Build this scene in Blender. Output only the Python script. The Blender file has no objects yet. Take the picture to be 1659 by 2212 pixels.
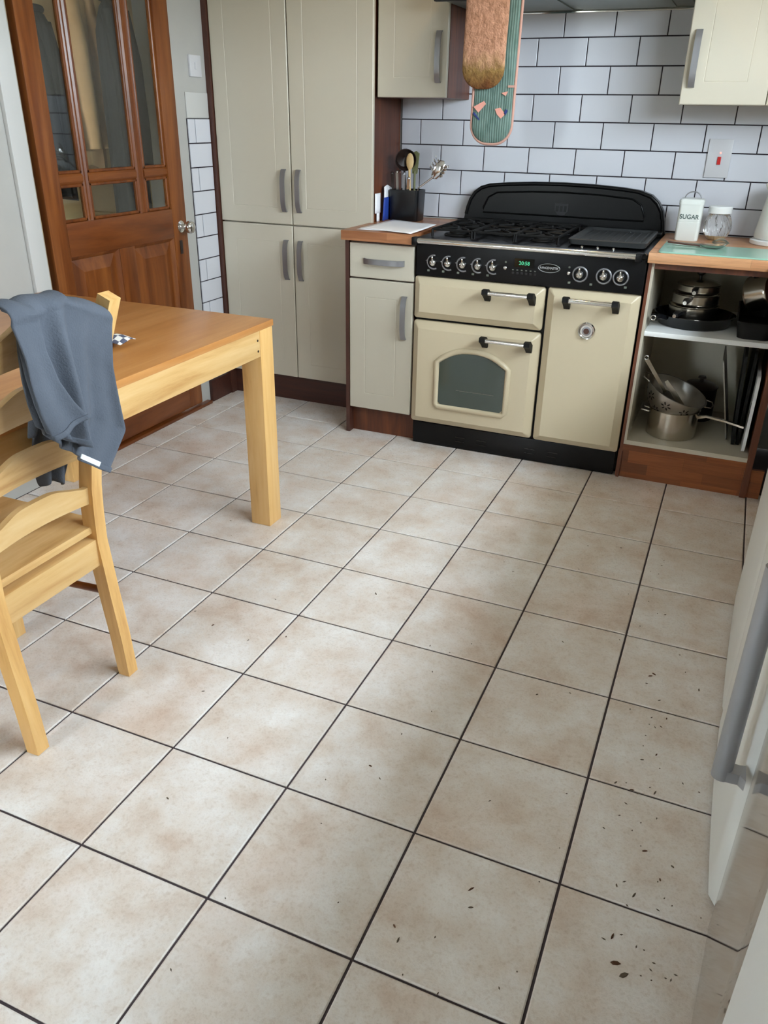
import bpy, bmesh, math, random
from mathutils import Vector, Matrix
random.seed(7)
S = bpy.context.scene
COL = S.collection
PI = math.pi

# ------------------------------------------------------------------ camera
TS = 0.308                      # floor tile pitch (m); the floor grid calibrates the camera
FN = 1.0321491317               # focal length in image widths
YAW, PIT, ROL = -0.3977670664, 0.4615715881, 0.0171790154
CAM = Vector((1.2790286494, -1.6794274447, 4.3789907433)) * TS
def cam_axes():
    cy, sy, cp, sp = math.cos(YAW), math.sin(YAW), math.cos(PIT), math.sin(PIT)
    f = Vector((sy*cp, cy*cp, -sp)); r = Vector((cy, -sy, 0)); u = r.cross(f)
    c, s = math.cos(ROL), math.sin(ROL)
    return c*r + s*u, -s*r + c*u, f
CR, CU, CF = cam_axes()
cd = bpy.data.cameras.new('camera'); cam = bpy.data.objects.new('camera', cd); COL.objects.link(cam)
cd.sensor_fit = 'HORIZONTAL'; cd.sensor_width = 36; cd.lens = 36*FN; cd.clip_start = 0.02
m = Matrix((CR, CU, -CF)).transposed().to_4x4(); m.translation = CAM; cam.matrix_world = m
S.camera = cam
# a photo pixel gives a direction; the distance comes from the plane the thing touches
def ray(px, py):
    x = (px-829.5)/1659/FN; y = -(py-1106)/1659/FN
    return CR*x + CU*y + CF
def onx(px, py, x): d = ray(px, py); return CAM + d*((x-CAM.x)/d.x)
def ony(px, py, y): d = ray(px, py); return CAM + d*((y-CAM.y)/d.y)
def onz(px, py, z=0): d = ray(px, py); return CAM + d*((z-CAM.z)/d.z)

# ------------------------------------------------------------------ world, light, exposure
W = bpy.data.worlds.new('overcast_sky'); S.world = W; W.use_nodes = True
bg = W.node_tree.nodes['Background']; bg.inputs[1].default_value = 27.0
_g = W.node_tree.nodes.new('ShaderNodeTexCoord'); _s = W.node_tree.nodes.new('ShaderNodeSeparateXYZ'); _r = W.node_tree.nodes.new('ShaderNodeValToRGB')
W.node_tree.links.new(_g.outputs['Generated'], _s.inputs[0]); W.node_tree.links.new(_s.outputs[2], _r.inputs[0]); W.node_tree.links.new(_r.outputs[0], bg.inputs[0])
_r.color_ramp.elements[0].position = 0.0; _r.color_ramp.elements[0].color = (.20, .21, .19, 1)      # ground below the horizon
_r.color_ramp.elements[1].position = 0.03; _r.color_ramp.elements[1].color = (.87, .93, 1.03, 1)      # even overcast sky
def portal(loc, rot, sx, sy):
    l = bpy.data.lights.new('window_portal', 'AREA'); l.shape = 'RECTANGLE'; l.size = sx; l.size_y = sy; l.energy = 1
    l.cycles.is_portal = True
    o = bpy.data.objects.new('window_portal', l); COL.objects.link(o); o.location = loc; o.rotation_euler = rot
WIN = (.0, 2.25, 1.52, 2.10)      # kitchen window in the right wall: y0,y1,z0,z1
PAT = (-1.75, -1.25, 0.45, 1.95)   # glazed door behind the camera: x0,x1,z0,z1
XR, XL, YB, YF, ZC = 1.2, -2.0, 3.33, -2.3, 2.42
portal((XR+0.12, (WIN[0]+WIN[1])/2, (WIN[2]+WIN[3])/2), (0, PI/2, 0), WIN[3]-WIN[2], WIN[1]-WIN[0])
portal(((PAT[0]+PAT[1])/2, YF-0.12, (PAT[2]+PAT[3])/2), (-PI/2, 0, 0), PAT[1]-PAT[0], PAT[3]-PAT[2])
S.view_settings.view_transform = 'Standard'; S.view_settings.look = 'None'
S.view_settings.gamma = 1; S.view_settings.use_curve_mapping = False
S.view_settings.exposure = 1.0

# ------------------------------------------------------------------ materials
MATS = {}
def srgb(r, g, b):
    f = lambda c: (c/255/12.92) if c/255 <= .04045 else ((c/255+.055)/1.055)**2.4
    return (f(r), f(g), f(b), 1)
def newmat(name):
    m = bpy.data.materials.new(name); m.use_nodes = True; MATS[name] = m
    nt = m.node_tree; b = nt.nodes['Principled BSDF']
    return m, nt, b
def N(nt, t, **kw):
    n = nt.nodes.new(t)
    for k, v in kw.items():
        if k in n.inputs: n.inputs[k].default_value = v
        else: setattr(n, k, v)
    return n
def ramp(nt, fac, stops):
    r = nt.nodes.new('ShaderNodeValToRGB'); e = r.color_ramp.elements
    while len(e) < len(stops): e.new(0.5)
    for q, (p, c) in zip(e, stops): q.position = p; q.color = c
    nt.links.new(fac, r.inputs[0]); return r.outputs[0]
def vec(nt, scale=(1, 1, 1), src='pos', rot=(0, 0, 0)):
    if src == 'pos': o = nt.nodes.new('ShaderNodeNewGeometry').outputs['Position']
    else: o = nt.nodes.new('ShaderNodeTexCoord').outputs['Object']
    mp = nt.nodes.new('ShaderNodeMapping'); mp.inputs['Scale'].default_value = scale; mp.inputs['Rotation'].default_value = rot
    nt.links.new(o, mp.inputs[0]); return mp.outputs[0]
def noise(nt, v, scale, detail=4, rough=.55, dist=0):
    n = N(nt, 'ShaderNodeTexNoise', Scale=scale, Detail=detail, Roughness=rough, Distortion=dist); nt.links.new(v, n.inputs['Vector']); return n.outputs['Fac']
def bump(nt, b, h, strength, dist=.002):
    n = N(nt, 'ShaderNodeBump', Strength=strength, Distance=dist); nt.links.new(h, n.inputs['Height']); nt.links.new(n.outputs[0], b.inputs['Normal'])
def plain(name, c, rough=.5, metal=0, var=.0, bmp=0, bscale=60, coat=0, spec=None):
    m, nt, b = newmat(name)
    b.inputs['Base Color'].default_value = c; b.inputs['Roughness'].default_value = rough; b.inputs['Metallic'].default_value = metal
    if coat: b.inputs['Coat Weight'].default_value = coat; b.inputs['Coat Roughness'].default_value = .12
    if spec is not None: b.inputs['Specular IOR Level'].default_value = spec
    v = vec(nt)
    if var:
        n = noise(nt, v, 9, 5)
        k = lambda s: tuple(min(1, x*s) for x in c[:3]) + (1,)
        nt.links.new(ramp(nt, n, [(.3, k(1-var)), (.7, k(1+var))]), b.inputs['Base Color'])
    if bmp: bump(nt, b, noise(nt, v, bscale, 3), bmp)
    return m
def wood(name, c1, c2, c3, axis='x', rough=.38, freq=1.0, bmp=.12, src='pos'):
    m, nt, b = newmat(name)
    sc = {'x': (1.2, 14, 14), 'y': (14, 1.2, 14), 'z': (14, 14, 1.2)}[axis]
    v = vec(nt, tuple(s*freq for s in sc), src)
    n1 = noise(nt, v, 1.0, 6, .6, 1.2); n2 = noise(nt, v, 5.0, 5, .6)
    mx = N(nt, 'ShaderNodeMath', operation='MULTIPLY_ADD'); nt.links.new(n1, mx.inputs[0]); mx.inputs[1].default_value = .75
    ml = N(nt, 'ShaderNodeMath', operation='MULTIPLY'); nt.links.new(n2, ml.inputs[0]); ml.inputs[1].default_value = .3; nt.links.new(ml.outputs[0], mx.inputs[2])
    nt.links.new(ramp(nt, mx.outputs[0], [(.32, c1), (.5, c2), (.68, c3)]), b.inputs['Base Color'])
    b.inputs['Roughness'].default_value = rough
    bump(nt, b, mx.outputs[0], bmp, .001)
    return m
def staves(name, c1, c2, rough=.35, bw=.32, bh=.042):
    m, nt, b = newmat(name)
    g = nt.nodes.new('ShaderNodeNewGeometry'); sp = nt.nodes.new('ShaderNodeSeparateXYZ'); nt.links.new(g.outputs['Position'], sp.inputs[0])
    ad = N(nt, 'ShaderNodeMath', operation='ADD'); nt.links.new(sp.outputs[1], ad.inputs[0]); nt.links.new(sp.outputs[2], ad.inputs[1])
    cb = nt.nodes.new('ShaderNodeCombineXYZ'); nt.links.new(sp.outputs[0], cb.inputs[0]); nt.links.new(ad.outputs[0], cb.inputs[1])
    br = N(nt, 'ShaderNodeTexBrick', Scale=1.0, Color1=c1, Color2=c2); br.inputs['Mortar Size'].default_value = .0006
    br.inputs['Brick Width'].default_value = bw; br.inputs['Row Height'].default_value = bh; br.inputs['Mortar'].default_value = tuple(x*.6 for x in c1[:3])+(1,)
    br.offset = .37; nt.links.new(cb.outputs[0], br.inputs['Vector'])
    n = noise(nt, vec(nt, (3, 40, 40)), 1.5, 5, .6, .8)
    mix = N(nt, 'ShaderNodeMix', data_type='RGBA', blend_type='MULTIPLY'); mix.inputs['Factor'].default_value = .8
    nt.links.new(br.outputs[0], mix.inputs['A']); nt.links.new(ramp(nt, n, [(.3, (.6, .55, .5, 1)), (.7, (1, 1, 1, 1))]), mix.inputs['B'])
    nt.links.new(mix.outputs['Result'], b.inputs['Base Color']); b.inputs['Roughness'].default_value = rough
    return m
# floor tile: mottled beige ceramic, a shift of its own for every tile
def tile_floor():
    m, nt, b = newmat('floor_tile')
    g = nt.nodes.new('ShaderNodeNewGeometry'); oi = nt.nodes.new('ShaderNodeObjectInfo')
    sc = N(nt, 'ShaderNodeVectorMath', operation='SCALE'); nt.links.new(oi.outputs['Random'], sc.inputs['Scale']); sc.inputs[0].default_value = (13, 7, 5)
    ad = N(nt, 'ShaderNodeVectorMath', operation='ADD'); nt.links.new(g.outputs['Position'], ad.inputs[0]); nt.links.new(sc.outputs[0], ad.inputs[1])
    v = ad.outputs[0]
    n1 = noise(nt, v, 8, 8, .62, .15); n2 = noise(nt, v, 95, 5, .7); n3 = noise(nt, v, 3.1, 3, .5)
    base = ramp(nt, n1, [(.28, srgb(202, 184, 170)), (.44, srgb(217, 207, 198)), (.58, srgb(226, 221, 217)), (.75, srgb(237, 236, 235))])
    fine = ramp(nt, n2, [(.3, (.78, .72, .67, 1)), (.5, (1, 1, 1, 1)), (.75, (1.0, 1.0, 1.0, 1))])
    mx = N(nt, 'ShaderNodeMix', data_type='RGBA', blend_type='MULTIPLY'); mx.inputs['Factor'].default_value = .7
    nt.links.new(base, mx.inputs['A']); nt.links.new(fine, mx.inputs['B'])
    pk = N(nt, 'ShaderNodeMix', data_type='RGBA', blend_type='MULTIPLY'); nt.links.new(ramp(nt, n3, [(.5, (0, 0, 0, 1)), (.75, (.7, .7, .7, 1))]), pk.inputs['Factor'])
    nt.links.new(mx.outputs['Result'], pk.inputs['A']); pk.inputs['B'].default_value = (.94, .84, .78, 1)
    nt.links.new(pk.outputs['Result'], b.inputs['Base Color'])
    nt.links.new(ramp(nt, n2, [(.3, (.40, .40, .40, 1)), (.7, (.22, .22, .22, 1))]), b.inputs['Roughness'])
    bump(nt, b, n2, .32, .003)
    return m
tile_floor()
plain('grout_floor', srgb(68, 58, 62), .9, var=.2, bmp=.3)
plain('grout_wall', srgb(44, 36, 44), .9)
plain('wall_tile', srgb(206, 208, 216), .3, spec=.5)
plain('wall_white', srgb(174, 173, 169), .7, var=.02, bmp=.08, bscale=120)
plain('wall_beige', srgb(176, 168, 154), .75)
plain('paint_white', srgb(194, 194, 192), .4)
plain('ceiling_white', srgb(238, 238, 236), .8)
plain('cream', srgb(197, 190, 173), .38, bmp=.03, bscale=300)
plain('cream_edge', srgb(196, 188, 170), .4)
plain('range_cream', srgb(203, 189, 160), .36, coat=.12)
plain('brown_panel', srgb(74, 42, 32), .42, var=.12)
wood('walnut', srgb(66, 34, 22), srgb(92, 48, 28), srgb(120, 66, 36), 'z', .4)
wood('walnut_dark', srgb(48, 24, 18), srgb(60, 30, 22), srgb(74, 38, 26), 'x', .45)
staves('worktop', srgb(196, 136, 92), srgb(150, 92, 56))
staves('worktop_light', srgb(222, 168, 122), srgb(200, 140, 98), bw=.45)
staves('plinth_wood', srgb(158, 90, 50), srgb(96, 50, 28), bw=.22, bh=.045)
plain('satin_grey', srgb(150, 150, 154), .38, .75)
plain('chrome', srgb(225, 225, 225), .12, 1)
plain('steel', srgb(196, 190, 180), .22, 1)
plain('steel_dull', srgb(170, 166, 160), .35, 1, bmp=.05)
plain('black_enamel', srgb(8, 8, 9), .3, spec=.25)
plain('black_gloss', srgb(8, 8, 9), .08)
plain('black_matt', srgb(12, 11, 11), .6, bmp=.1, spec=.3)
plain('black_panel', srgb(9, 9, 11), .34, spec=.25)
plain('griddle_grey', srgb(46, 48, 49), .5, bmp=.15)
plain('oven_glass', srgb(66, 76, 70), .06, spec=.6)
wood('pine', srgb(76, 36, 12), srgb(108, 56, 20), srgb(132, 76, 32), 'z', .3, .8, src='pos')
wood('pine_h', srgb(74, 35, 12), srgb(104, 53, 19), srgb(126, 70, 29), 'y', .3, .8)
wood('beech', srgb(192, 138, 76), srgb(222, 176, 110), srgb(232, 192, 130), 'z', .36, .9, .06)
wood('beech_y', srgb(184, 134, 76), srgb(212, 172, 114), srgb(222, 188, 134), 'y', .36, .9, .06)
wood('beech_top', srgb(172, 112, 56), srgb(188, 128, 70), srgb(202, 146, 88), 'y', .3, .7, .05)
plain('towel_grey', srgb(84, 90, 101), .95, var=.1, bmp=.6, bscale=260)
plain('cloth_label', srgb(220, 226, 230), .8)
plain('white_gloss', srgb(236, 238, 238), .25)
plain('fridge_white', srgb(236, 238, 236), .30)
plain('fridge_steel', srgb(176, 168, 160), .07, 1, bmp=.0)
plain('handle_grey', srgb(165, 167, 172), .38, .5)
plain('switch_white', srgb(200, 200, 204), .3)
plain('red_plastic', srgb(190, 24, 20), .3)
plain('paper', srgb(244, 244, 248), .8)
plain('blue_print', srgb(40, 70, 160), .6)
plain('dark_utensil', srgb(40, 28, 24), .35)
plain('olive_utensil', srgb(120, 122, 84), .45)
wood('spoon_wood', srgb(196, 160, 104), srgb(212, 180, 126), srgb(224, 196, 146), 'z', .6)
plain('glass_green', srgb(150, 200, 184), .12)
plain('enamel_white', srgb(226, 230, 226), .25)
plain('lettering', srgb(62, 84, 82), .6)
plain('coat_dark', srgb(40, 38, 36), .9, var=.2, bmp=.4, bscale=80)
plain('coat_black', srgb(27, 27, 26), .85, var=.2, bmp=.4, bscale=80)
plain('coat_beige', srgb(186, 146, 102), .9, var=.12, bmp=.4, bscale=80)
plain('hall_tan', srgb(206, 176, 128), .8)
plain('debris', srgb(84, 54, 34), .9)
plain('debris_grey', srgb(96, 84, 70), .9)
plain('hood_grey', srgb(120, 128, 118), .35, .5)
plain('hood_dark', srgb(40, 40, 42), .4, .4)
plain('plastic_black', srgb(14, 15, 18), .3)
plain('logo_silver', srgb(190, 192, 194), .3, .6)
m_, nt_, b_ = newmat('clock_green'); b_.inputs['Base Color'].default_value = (0, .02, .01, 1); b_.inputs['Emission Color'].default_value = (.12, .9, .45, 1); b_.inputs['Emission Strength'].default_value = .35
m_, nt_, b_ = newmat('neon_red'); b_.inputs['Base Color'].default_value = (.3, .02, .02, 1); b_.inputs['Emission Color'].default_value = (1, .25, .2, 1); b_.inputs['Emission Strength'].default_value = 1.2
m_, nt_, b_ = newmat('lamp_glow'); b_.inputs['Emission Color'].default_value = (1, .72, .42, 1); b_.inputs['Emission Strength'].default_value = 150
m_, nt_, b_ = newmat('jar_glass'); b_.inputs['Base Color'].default_value = (.93, .93, .92, 1); b_.inputs['Roughness'].default_value = .03; b_.inputs['Transmission Weight'].default_value = .9; b_.inputs['IOR'].default_value = 1.45
# window glass of the door: see-through with a Fresnel mirror
m_ = bpy.data.materials.new('pane_glass'); m_.use_nodes = True; MATS['pane_glass'] = m_
nt_ = m_.node_tree; nt_.nodes.clear()
o_ = nt_.nodes.new('ShaderNodeOutputMaterial'); mx_ = nt_.nodes.new('ShaderNodeMixShader'); tr_ = nt_.nodes.new('ShaderNodeBsdfTransparent'); gl_ = N(nt_, 'ShaderNodeBsdfGlossy', Roughness=.02)
tr_.inputs[0].default_value = (.85, .88, .87, 1)
fr_ = N(nt_, 'ShaderNodeFresnel', IOR=1.55); ge_ = nt_.nodes.new('ShaderNodeNewGeometry'); ma_ = N(nt_, 'ShaderNodeMath', operation='MULTIPLY_ADD')
ma_.inputs[1].default_value = 1/1.55-1.55; ma_.inputs[2].default_value = 1.55; nt_.links.new(ge_.outputs['Backfacing'], ma_.inputs[0]); nt_.links.new(ma_.outputs[0], fr_.inputs['IOR']); nt_.links.new(fr_.outputs[0], mx_.inputs[0]); nt_.links.new(tr_.outputs[0], mx_.inputs[1]); nt_.links.new(gl_.outputs[0], mx_.inputs[2]); nt_.links.new(mx_.outputs[0], o_.inputs[0])
# oven glove fabrics: terry with a scorched end; green striped cotton
def glove_mats():
    m, nt, b = newmat('terry_pink')
    g = nt.nodes.new('ShaderNodeNewGeometry'); sp = nt.nodes.new('ShaderNodeSeparateXYZ'); nt.links.new(g.outputs['Position'], sp.inputs[0])
    n = noise(nt, vec(nt, (1, 1, .6)), 26, 5, .6)
    ad = N(nt, 'ShaderNodeMath', operation='MULTIPLY_ADD'); nt.links.new(n, ad.inputs[0]); ad.inputs[1].default_value = .11; nt.links.new(sp.outputs[2], ad.inputs[2])
    stain = ramp(nt, ad.outputs[0], [(0, srgb(120, 72, 34)), (.12, srgb(122, 76, 36)), (.55, srgb(150, 118, 66)), (.75, srgb(196, 152, 116)), (1, srgb(200, 150, 122))])
    # z + noise runs 1.46..1.60 over the stain
    mr = N(nt, 'ShaderNodeMapRange'); mr.inputs['From Min'].default_value = 1.50; mr.inputs['From Max'].default_value = 1.63
    nt.links.new(ad.outputs[0], mr.inputs['Value'])
    for l in list(nt.links):
        if l.to_node.type == 'VALTORGB' and l.from_node == ad: nt.links.remove(l)
    rn = [x for x in nt.nodes if x.type == 'VALTORGB'][-1]; nt.links.new(mr.outputs[0], rn.inputs[0])
    mx = N(nt, 'ShaderNodeMix', data_type='RGBA', blend_type='MULTIPLY'); mx.inputs['Factor'].default_value = .8
    nt.links.new(stain, mx.inputs['A']); nt.links.new(ramp(nt, noise(nt, vec(nt, (1, 1, .5)), 75, 7), [(.32, (.5, .44, .36, 1)), (.62, (1, 1, 1, 1))]), mx.inputs['B'])
    nt.links.new(mx.outputs['Result'], b.inputs['Base Color']); b.inputs['Roughness'].default_value = .95
    bump(nt, b, noise(nt, vec(nt), 140, 4), 1.0, .006)
    m, nt, b = newmat('quilt_green')
    w = N(nt, 'ShaderNodeTexWave', Scale=34, Distortion=3.0); w.bands_direction = 'X'; nt.links.new(vec(nt, (1, 1, .1)), w.inputs['Vector'])
    c = ramp(nt, w.outputs['Fac'], [(.1, srgb(92, 116, 108)), (.6, srgb(112, 136, 128)), (.95, srgb(124, 146, 138))])
    mx = N(nt, 'ShaderNodeMix', data_type='RGBA', blend_type='MULTIPLY'); mx.inputs['Factor'].default_value = .7
    nt.links.new(c, mx.inputs['A']); nt.links.new(ramp(nt, noise(nt, vec(nt, (1, 1, .4)), 55, 6), [(.32, (.45, .56, .52, 1)), (.62, (1, 1, 1, 1))]), mx.inputs['B'])
    nt.links.new(mx.outputs['Result'], b.inputs['Base Color']); b.inputs['Roughness'].default_value = .9
    bump(nt, b, w.outputs['Fac'], .4, .003)
glove_mats()
plain('print_pink', srgb(226, 160, 144), .9)
plain('print_navy', srgb(48, 60, 120), .9)
plain('binding_pink', srgb(196, 152, 138), .9, bmp=.3, bscale=300)
# checked tea cloth
m_, nt_, b_ = newmat('check_cloth'); ck_ = N(nt_, 'ShaderNodeTexChecker', Scale=55); ck_.inputs[1].default_value = srgb(226, 222, 216); ck_.inputs[2].default_value = srgb(84, 86, 104)
nt_.links.new(vec(nt_, (1, 1, .01)), ck_.inputs[0]); nt_.links.new(ck_.outputs[0], b_.inputs['Base Color']); b_.inputs['Roughness'].default_value = .95

# ------------------------------------------------------------------ mesh helpers
class B:
    def __init__(s): s.bm = bmesh.new()
    def face(s, vs):
        try: return s.bm.faces.new(vs)
        except ValueError: return None
    def box(s, x0, x1, y0, y1, z0, z1, bev=0, seg=2):
        if x0 > x1: x0, x1 = x1, x0
        if y0 > y1: y0, y1 = y1, y0
        if z0 > z1: z0, z1 = z1, z0
        v = [s.bm.verts.new(p) for p in ((x0,y0,z0),(x1,y0,z0),(x1,y1,z0),(x0,y1,z0),(x0,y0,z1),(x1,y0,z1),(x1,y1,z1),(x0,y1,z1))]
        f = [s.face([v[i] for i in q]) for q in ((3,2,1,0),(4,5,6,7),(0,1,5,4),(1,2,6,5),(2,3,7,6),(3,0,4,7))]
        if bev: bmesh.ops.bevel(s.bm, geom=list({e for q in f for e in q.edges}), offset=bev, segments=seg, affect='EDGES', profile=.6)
        return s
    def loops(s, rings, cap0=True, cap1=True, closed=True):
        R = [[s.bm.verts.new(p) for p in r] for r in rings]
        for a, b in zip(R, R[1:]):
            n = len(a)
            for i in range(n if closed else n-1): s.face((a[i], a[(i+1) % n], b[(i+1) % n], b[i]))
        if cap0: s.face(list(reversed(R[0])))
        if cap1: s.face(R[-1])
        return s
    def tube(s, pts, r, n=10, closed=False, caps=True):
        pts = [Vector(p) for p in pts]; N_ = len(pts); rings = []
        rad = r if isinstance(r, (list, tuple)) else [r]*N_
        up = None
        for i, p in enumerate(pts):
            a = pts[(i-1) % N_] if (closed or i > 0) else p; b = pts[(i+1) % N_] if (closed or i < N_-1) else p
            t = (b-a).normalized()
            if up is None: up = Vector((0, 0, 1)) if abs(t.z) < .9 else Vector((1, 0, 0))
            x = t.cross(up)
            if x.length < 1e-5: x = t.cross(Vector((0, 1, 0)))
            x.normalize(); y = x.cross(t).normalized(); up = y
            rings.append([p + (x*math.cos(q) + y*math.sin(q))*rad[i] for q in [2*PI*k/n for k in range(n)]])
        if closed: rings.append(rings[0])
        if closed:
            R = [[s.bm.verts.new(p) for p in r_] for r_ in rings[:-1]]; R.append(R[0])
            for a, b in zip(R, R[1:]):
                for i in range(n): s.face((a[i], a[(i+1) % n], b[(i+1) % n], b[i]))
        else: s.loops(rings, caps, caps)
        return s
    def cyl(s, p0, p1, r0, r1=None, n=20):
        return s.tube([p0, p1], [r0, r0 if r1 is None else r1], n)
    def lathe(s, prof, c=(0, 0, 0), n=32, axis='z', cap=True):
        rings = []
        for r, h in prof:
            ring = []
            for k in range(n):
                a = 2*PI*k/n; u, v = r*math.cos(a), r*math.sin(a)
                p = {'z': (u, v, h), 'y': (u, h, v), 'x': (h, u, v)}[axis]
                ring.append((c[0]+p[0], c[1]+p[1], c[2]+p[2]))
            rings.append(ring)
        return s.loops(rings, cap and prof[0][0] > 1e-4, cap and prof[-1][0] > 1e-4)
    def prism(s, poly, plane, t0, t1):
        mp = {'xz': lambda a, b, t: (a, t, b), 'yz': lambda a, b, t: (t, a, b), 'xy': lambda a, b, t: (a, b, t)}[plane]
        return s.loops([[mp(a, b, t0) for a, b in poly], [mp(a, b, t1) for a, b in poly]])
    def sweep(s, pts, side, w, h, ends=True):
        pts = [Vector(p) for p in pts]; side = Vector(side).normalized(); rings = []
        for i, p in enumerate(pts):
            t = (pts[min(i+1, len(pts)-1)] - pts[max(i-1, 0)]).normalized(); n = side.cross(t).normalized()
            ww = w[i] if isinstance(w, (list, tuple)) else w; hh = h[i] if isinstance(h, (list, tuple)) else h
            rings.append([p + side*ww/2 + n*hh/2, p - side*ww/2 + n*hh/2, p - side*ww/2 - n*hh/2, p + side*ww/2 - n*hh/2])
        return s.loops(rings)
    def grid(s, f, nu, nv):
        V = [[s.bm.verts.new(f(i/nu, j/nv)) for j in range(nv+1)] for i in range(nu+1)]
        for i in range(nu):
            for j in range(nv): s.face((V[i][j], V[i+1][j], V[i+1][j+1], V[i][j+1]))
        return s
    def xf(s, M):
        bmesh.ops.transform(s.bm, matrix=M, verts=s.bm.verts); return s
def rr(x0, x1, z0, z1, r, n=4):
    out = []
    for cx, cz, a0 in ((x1-r, z1-r, 0), (x0+r, z1-r, PI/2), (x0+r, z0+r, PI), (x1-r, z0+r, 1.5*PI)):
        for k in range(n+1):
            a = a0 + PI/2*k/n; out.append((cx+r*math.cos(a), cz+r*math.sin(a)))
    return out
def worldloc(o):
    v = Vector(o.location)
    return v + worldloc(o.parent) if o.parent else v
def obj(name, b, mat, parent=None, smooth=32, solid=0, sub=0, origin=None):
    bm = b.bm; bmesh.ops.recalc_face_normals(bm, faces=bm.faces)
    if parent is not None: org = worldloc(parent)
    elif origin is not None: org = Vector(origin)
    else:
        xs = [v.co for v in bm.verts]
        org = Vector(((min(p.x for p in xs)+max(p.x for p in xs))/2, (min(p.y for p in xs)+max(p.y for p in xs))/2, min(p.z for p in xs)))
    bmesh.ops.translate(bm, vec=-org, verts=bm.verts)
    me = bpy.data.meshes.new(name); bm.to_mesh(me); bm.free()
    me.polygons.foreach_set('use_smooth', [True]*len(me.polygons)); me.set_sharp_from_angle(angle=math.radians(smooth)); me.update()
    me.materials.append(MATS[mat]); o = bpy.data.objects.new(name, me); COL.objects.link(o)
    if parent is not None: o.parent = parent
    else: o.location = org
    if solid: q = o.modifiers.new('solid', 'SOLIDIFY'); q.thickness = solid; q.offset = 0
    if sub: q = o.modifiers.new('sub', 'SUBSURF'); q.levels = sub; q.render_levels = sub
    return o
def tag(o, label, cat, group=None, kind=None):
    o['label'] = label; o['category'] = cat
    if group: o['group'] = group
    if kind: o['kind'] = kind
    return o
def thing(name, label, cat, loc, group=None, kind=None):
    o = bpy.data.objects.new(name, None); o.empty_display_size = .05; COL.objects.link(o); o.location = loc
    return tag(o, label, cat, group, kind)
def bx(name, mat, parent, *a, bev=0, seg=2): return obj(name, B().box(*a, bev=bev, seg=seg), mat, parent)
def text(name, body, size, mat, parent, loc, rot, extrude=.0004, sx=1.0):
    cu = bpy.data.curves.new(name, 'FONT'); cu.body = body; cu.size = size; cu.extrude = extrude; cu.align_x = 'CENTER'; cu.align_y = 'CENTER'; cu.resolution_u = 3; cu.offset = size*.012
    t = bpy.data.objects.new(name, cu); COL.objects.link(t); dg = bpy.context.evaluated_depsgraph_get(); dg.update()
    me = bpy.data.meshes.new_from_object(t.evaluated_get(dg)); bpy.data.objects.remove(t); bpy.data.curves.remove(cu)
    me.name = name; me.materials.clear(); me.materials.append(MATS[mat])
    me.transform(Matrix.Translation(Vector(loc)-worldloc(parent)) @ rot.to_4x4() @ Matrix.Diagonal((sx, 1, 1, 1)))
    o = bpy.data.objects.new(name, me); COL.objects.link(o); o.parent = parent; return o
FRONT = Matrix.Rotation(PI/2, 3, 'X')      # text facing -y
def instance(name, mesh, parent, loc):
    o = bpy.data.objects.new(name, mesh); COL.objects.link(o); o.parent = parent; o.location = loc; return o
def struct(o, label, cat): return tag(o, label, cat, None, 'structure')

# ------------------------------------------------------------------ the room
fl = struct(obj('floor', B().box(XL-.02, XR+.02, YF-.02, YB+.02, -.06, -.004), 'grout_floor', origin=(0, 0, 0)), 'floor of square mottled beige ceramic tiles with dark grout', 'floor')
def tile_mesh(name, w, d, h, bev, mat, plane):
    b = B()
    r0 = [(-w/2, -d/2), (w/2, -d/2), (w/2, d/2), (-w/2, d/2)]
    r1 = [(x*(1-2*bev/w), y*(1-2*bev/d)) for x, y in r0]
    mp = {'z': lambda p, t: (p[0], p[1], t), 'y': lambda p, t: (p[0], -t, p[1]), 'x': lambda p, t: (t, p[0], p[1])}[plane]
    b.loops([[mp(p, 0) for p in r0], [mp(p, h-bev*.6) for p in r0], [mp(p, h) for p in r1]], cap0=False)
    bmesh.ops.recalc_face_normals(b.bm, faces=b.bm.faces)
    me = bpy.data.meshes.new(name); b.bm.to_mesh(me); b.bm.free(); me.materials.append(MATS[mat]); return me
G = .0055
cache = {}
for i in range(-7, 2+1):
    for j in range(-8, 10):
        x0, x1, y0, y1 = max(i*TS, XL), (i+1)*TS, max(j*TS, YF), min((j+1)*TS, 3.04)
        if x1-x0 < .02 or y1-y0 < .02 or x0 > .7: continue
        if y0 > 2.75 and x0 > -1.16: continue
        w, d = round(x1-x0-G, 4), round(y1-y0-G, 4)
        if (w, d) not in cache: cache[(w, d)] = tile_mesh('tile', w, d, .004, .0026, 'floor_tile', 'z')
        instance('tile', cache[(w, d)], fl, ((x0+x1)/2, (y0+y1)/2, -.004))
# back wall with metro tiles
wb = struct(obj('wall_back', B().box(XL-.1, XR+.1, YB, YB+.1, 0, ZC), 'wall_white', origin=(0, YB, 0)), 'back wall with white brick-bond tiles and dark grout above the range', 'wall')
bx('grout_bed', 'grout_wall', wb, -1.164, .80, YB-.003, YB, .92, 1.775)
bx('tile_trim', 'paint_white', wb, -1.16, -.865, YB-.012, YB, .9185, .9215)
TW, TH, GW = .2087, .1053, .0046
cache = {}
for k in range(8):
    z0, z1 = .923+k*TH, .923+(k+1)*TH
    off = .394 if k % 2 else .394-TW/2
    for n in range(-8, 3):
        x0, x1 = max(off+n*TW, -1.163), min(off+(n+1)*TW, .80)
        if x1-x0 < .03: continue
        w = round(x1-x0-GW, 4)
        if w not in cache: cache[w] = tile_mesh('wall_tile', w, TH-GW, .006, .0015, 'wall_tile', 'y')
        instance('tile', cache[w], wb, ((x0+x1)/2, -.003, (z0+z1)/2))
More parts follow.
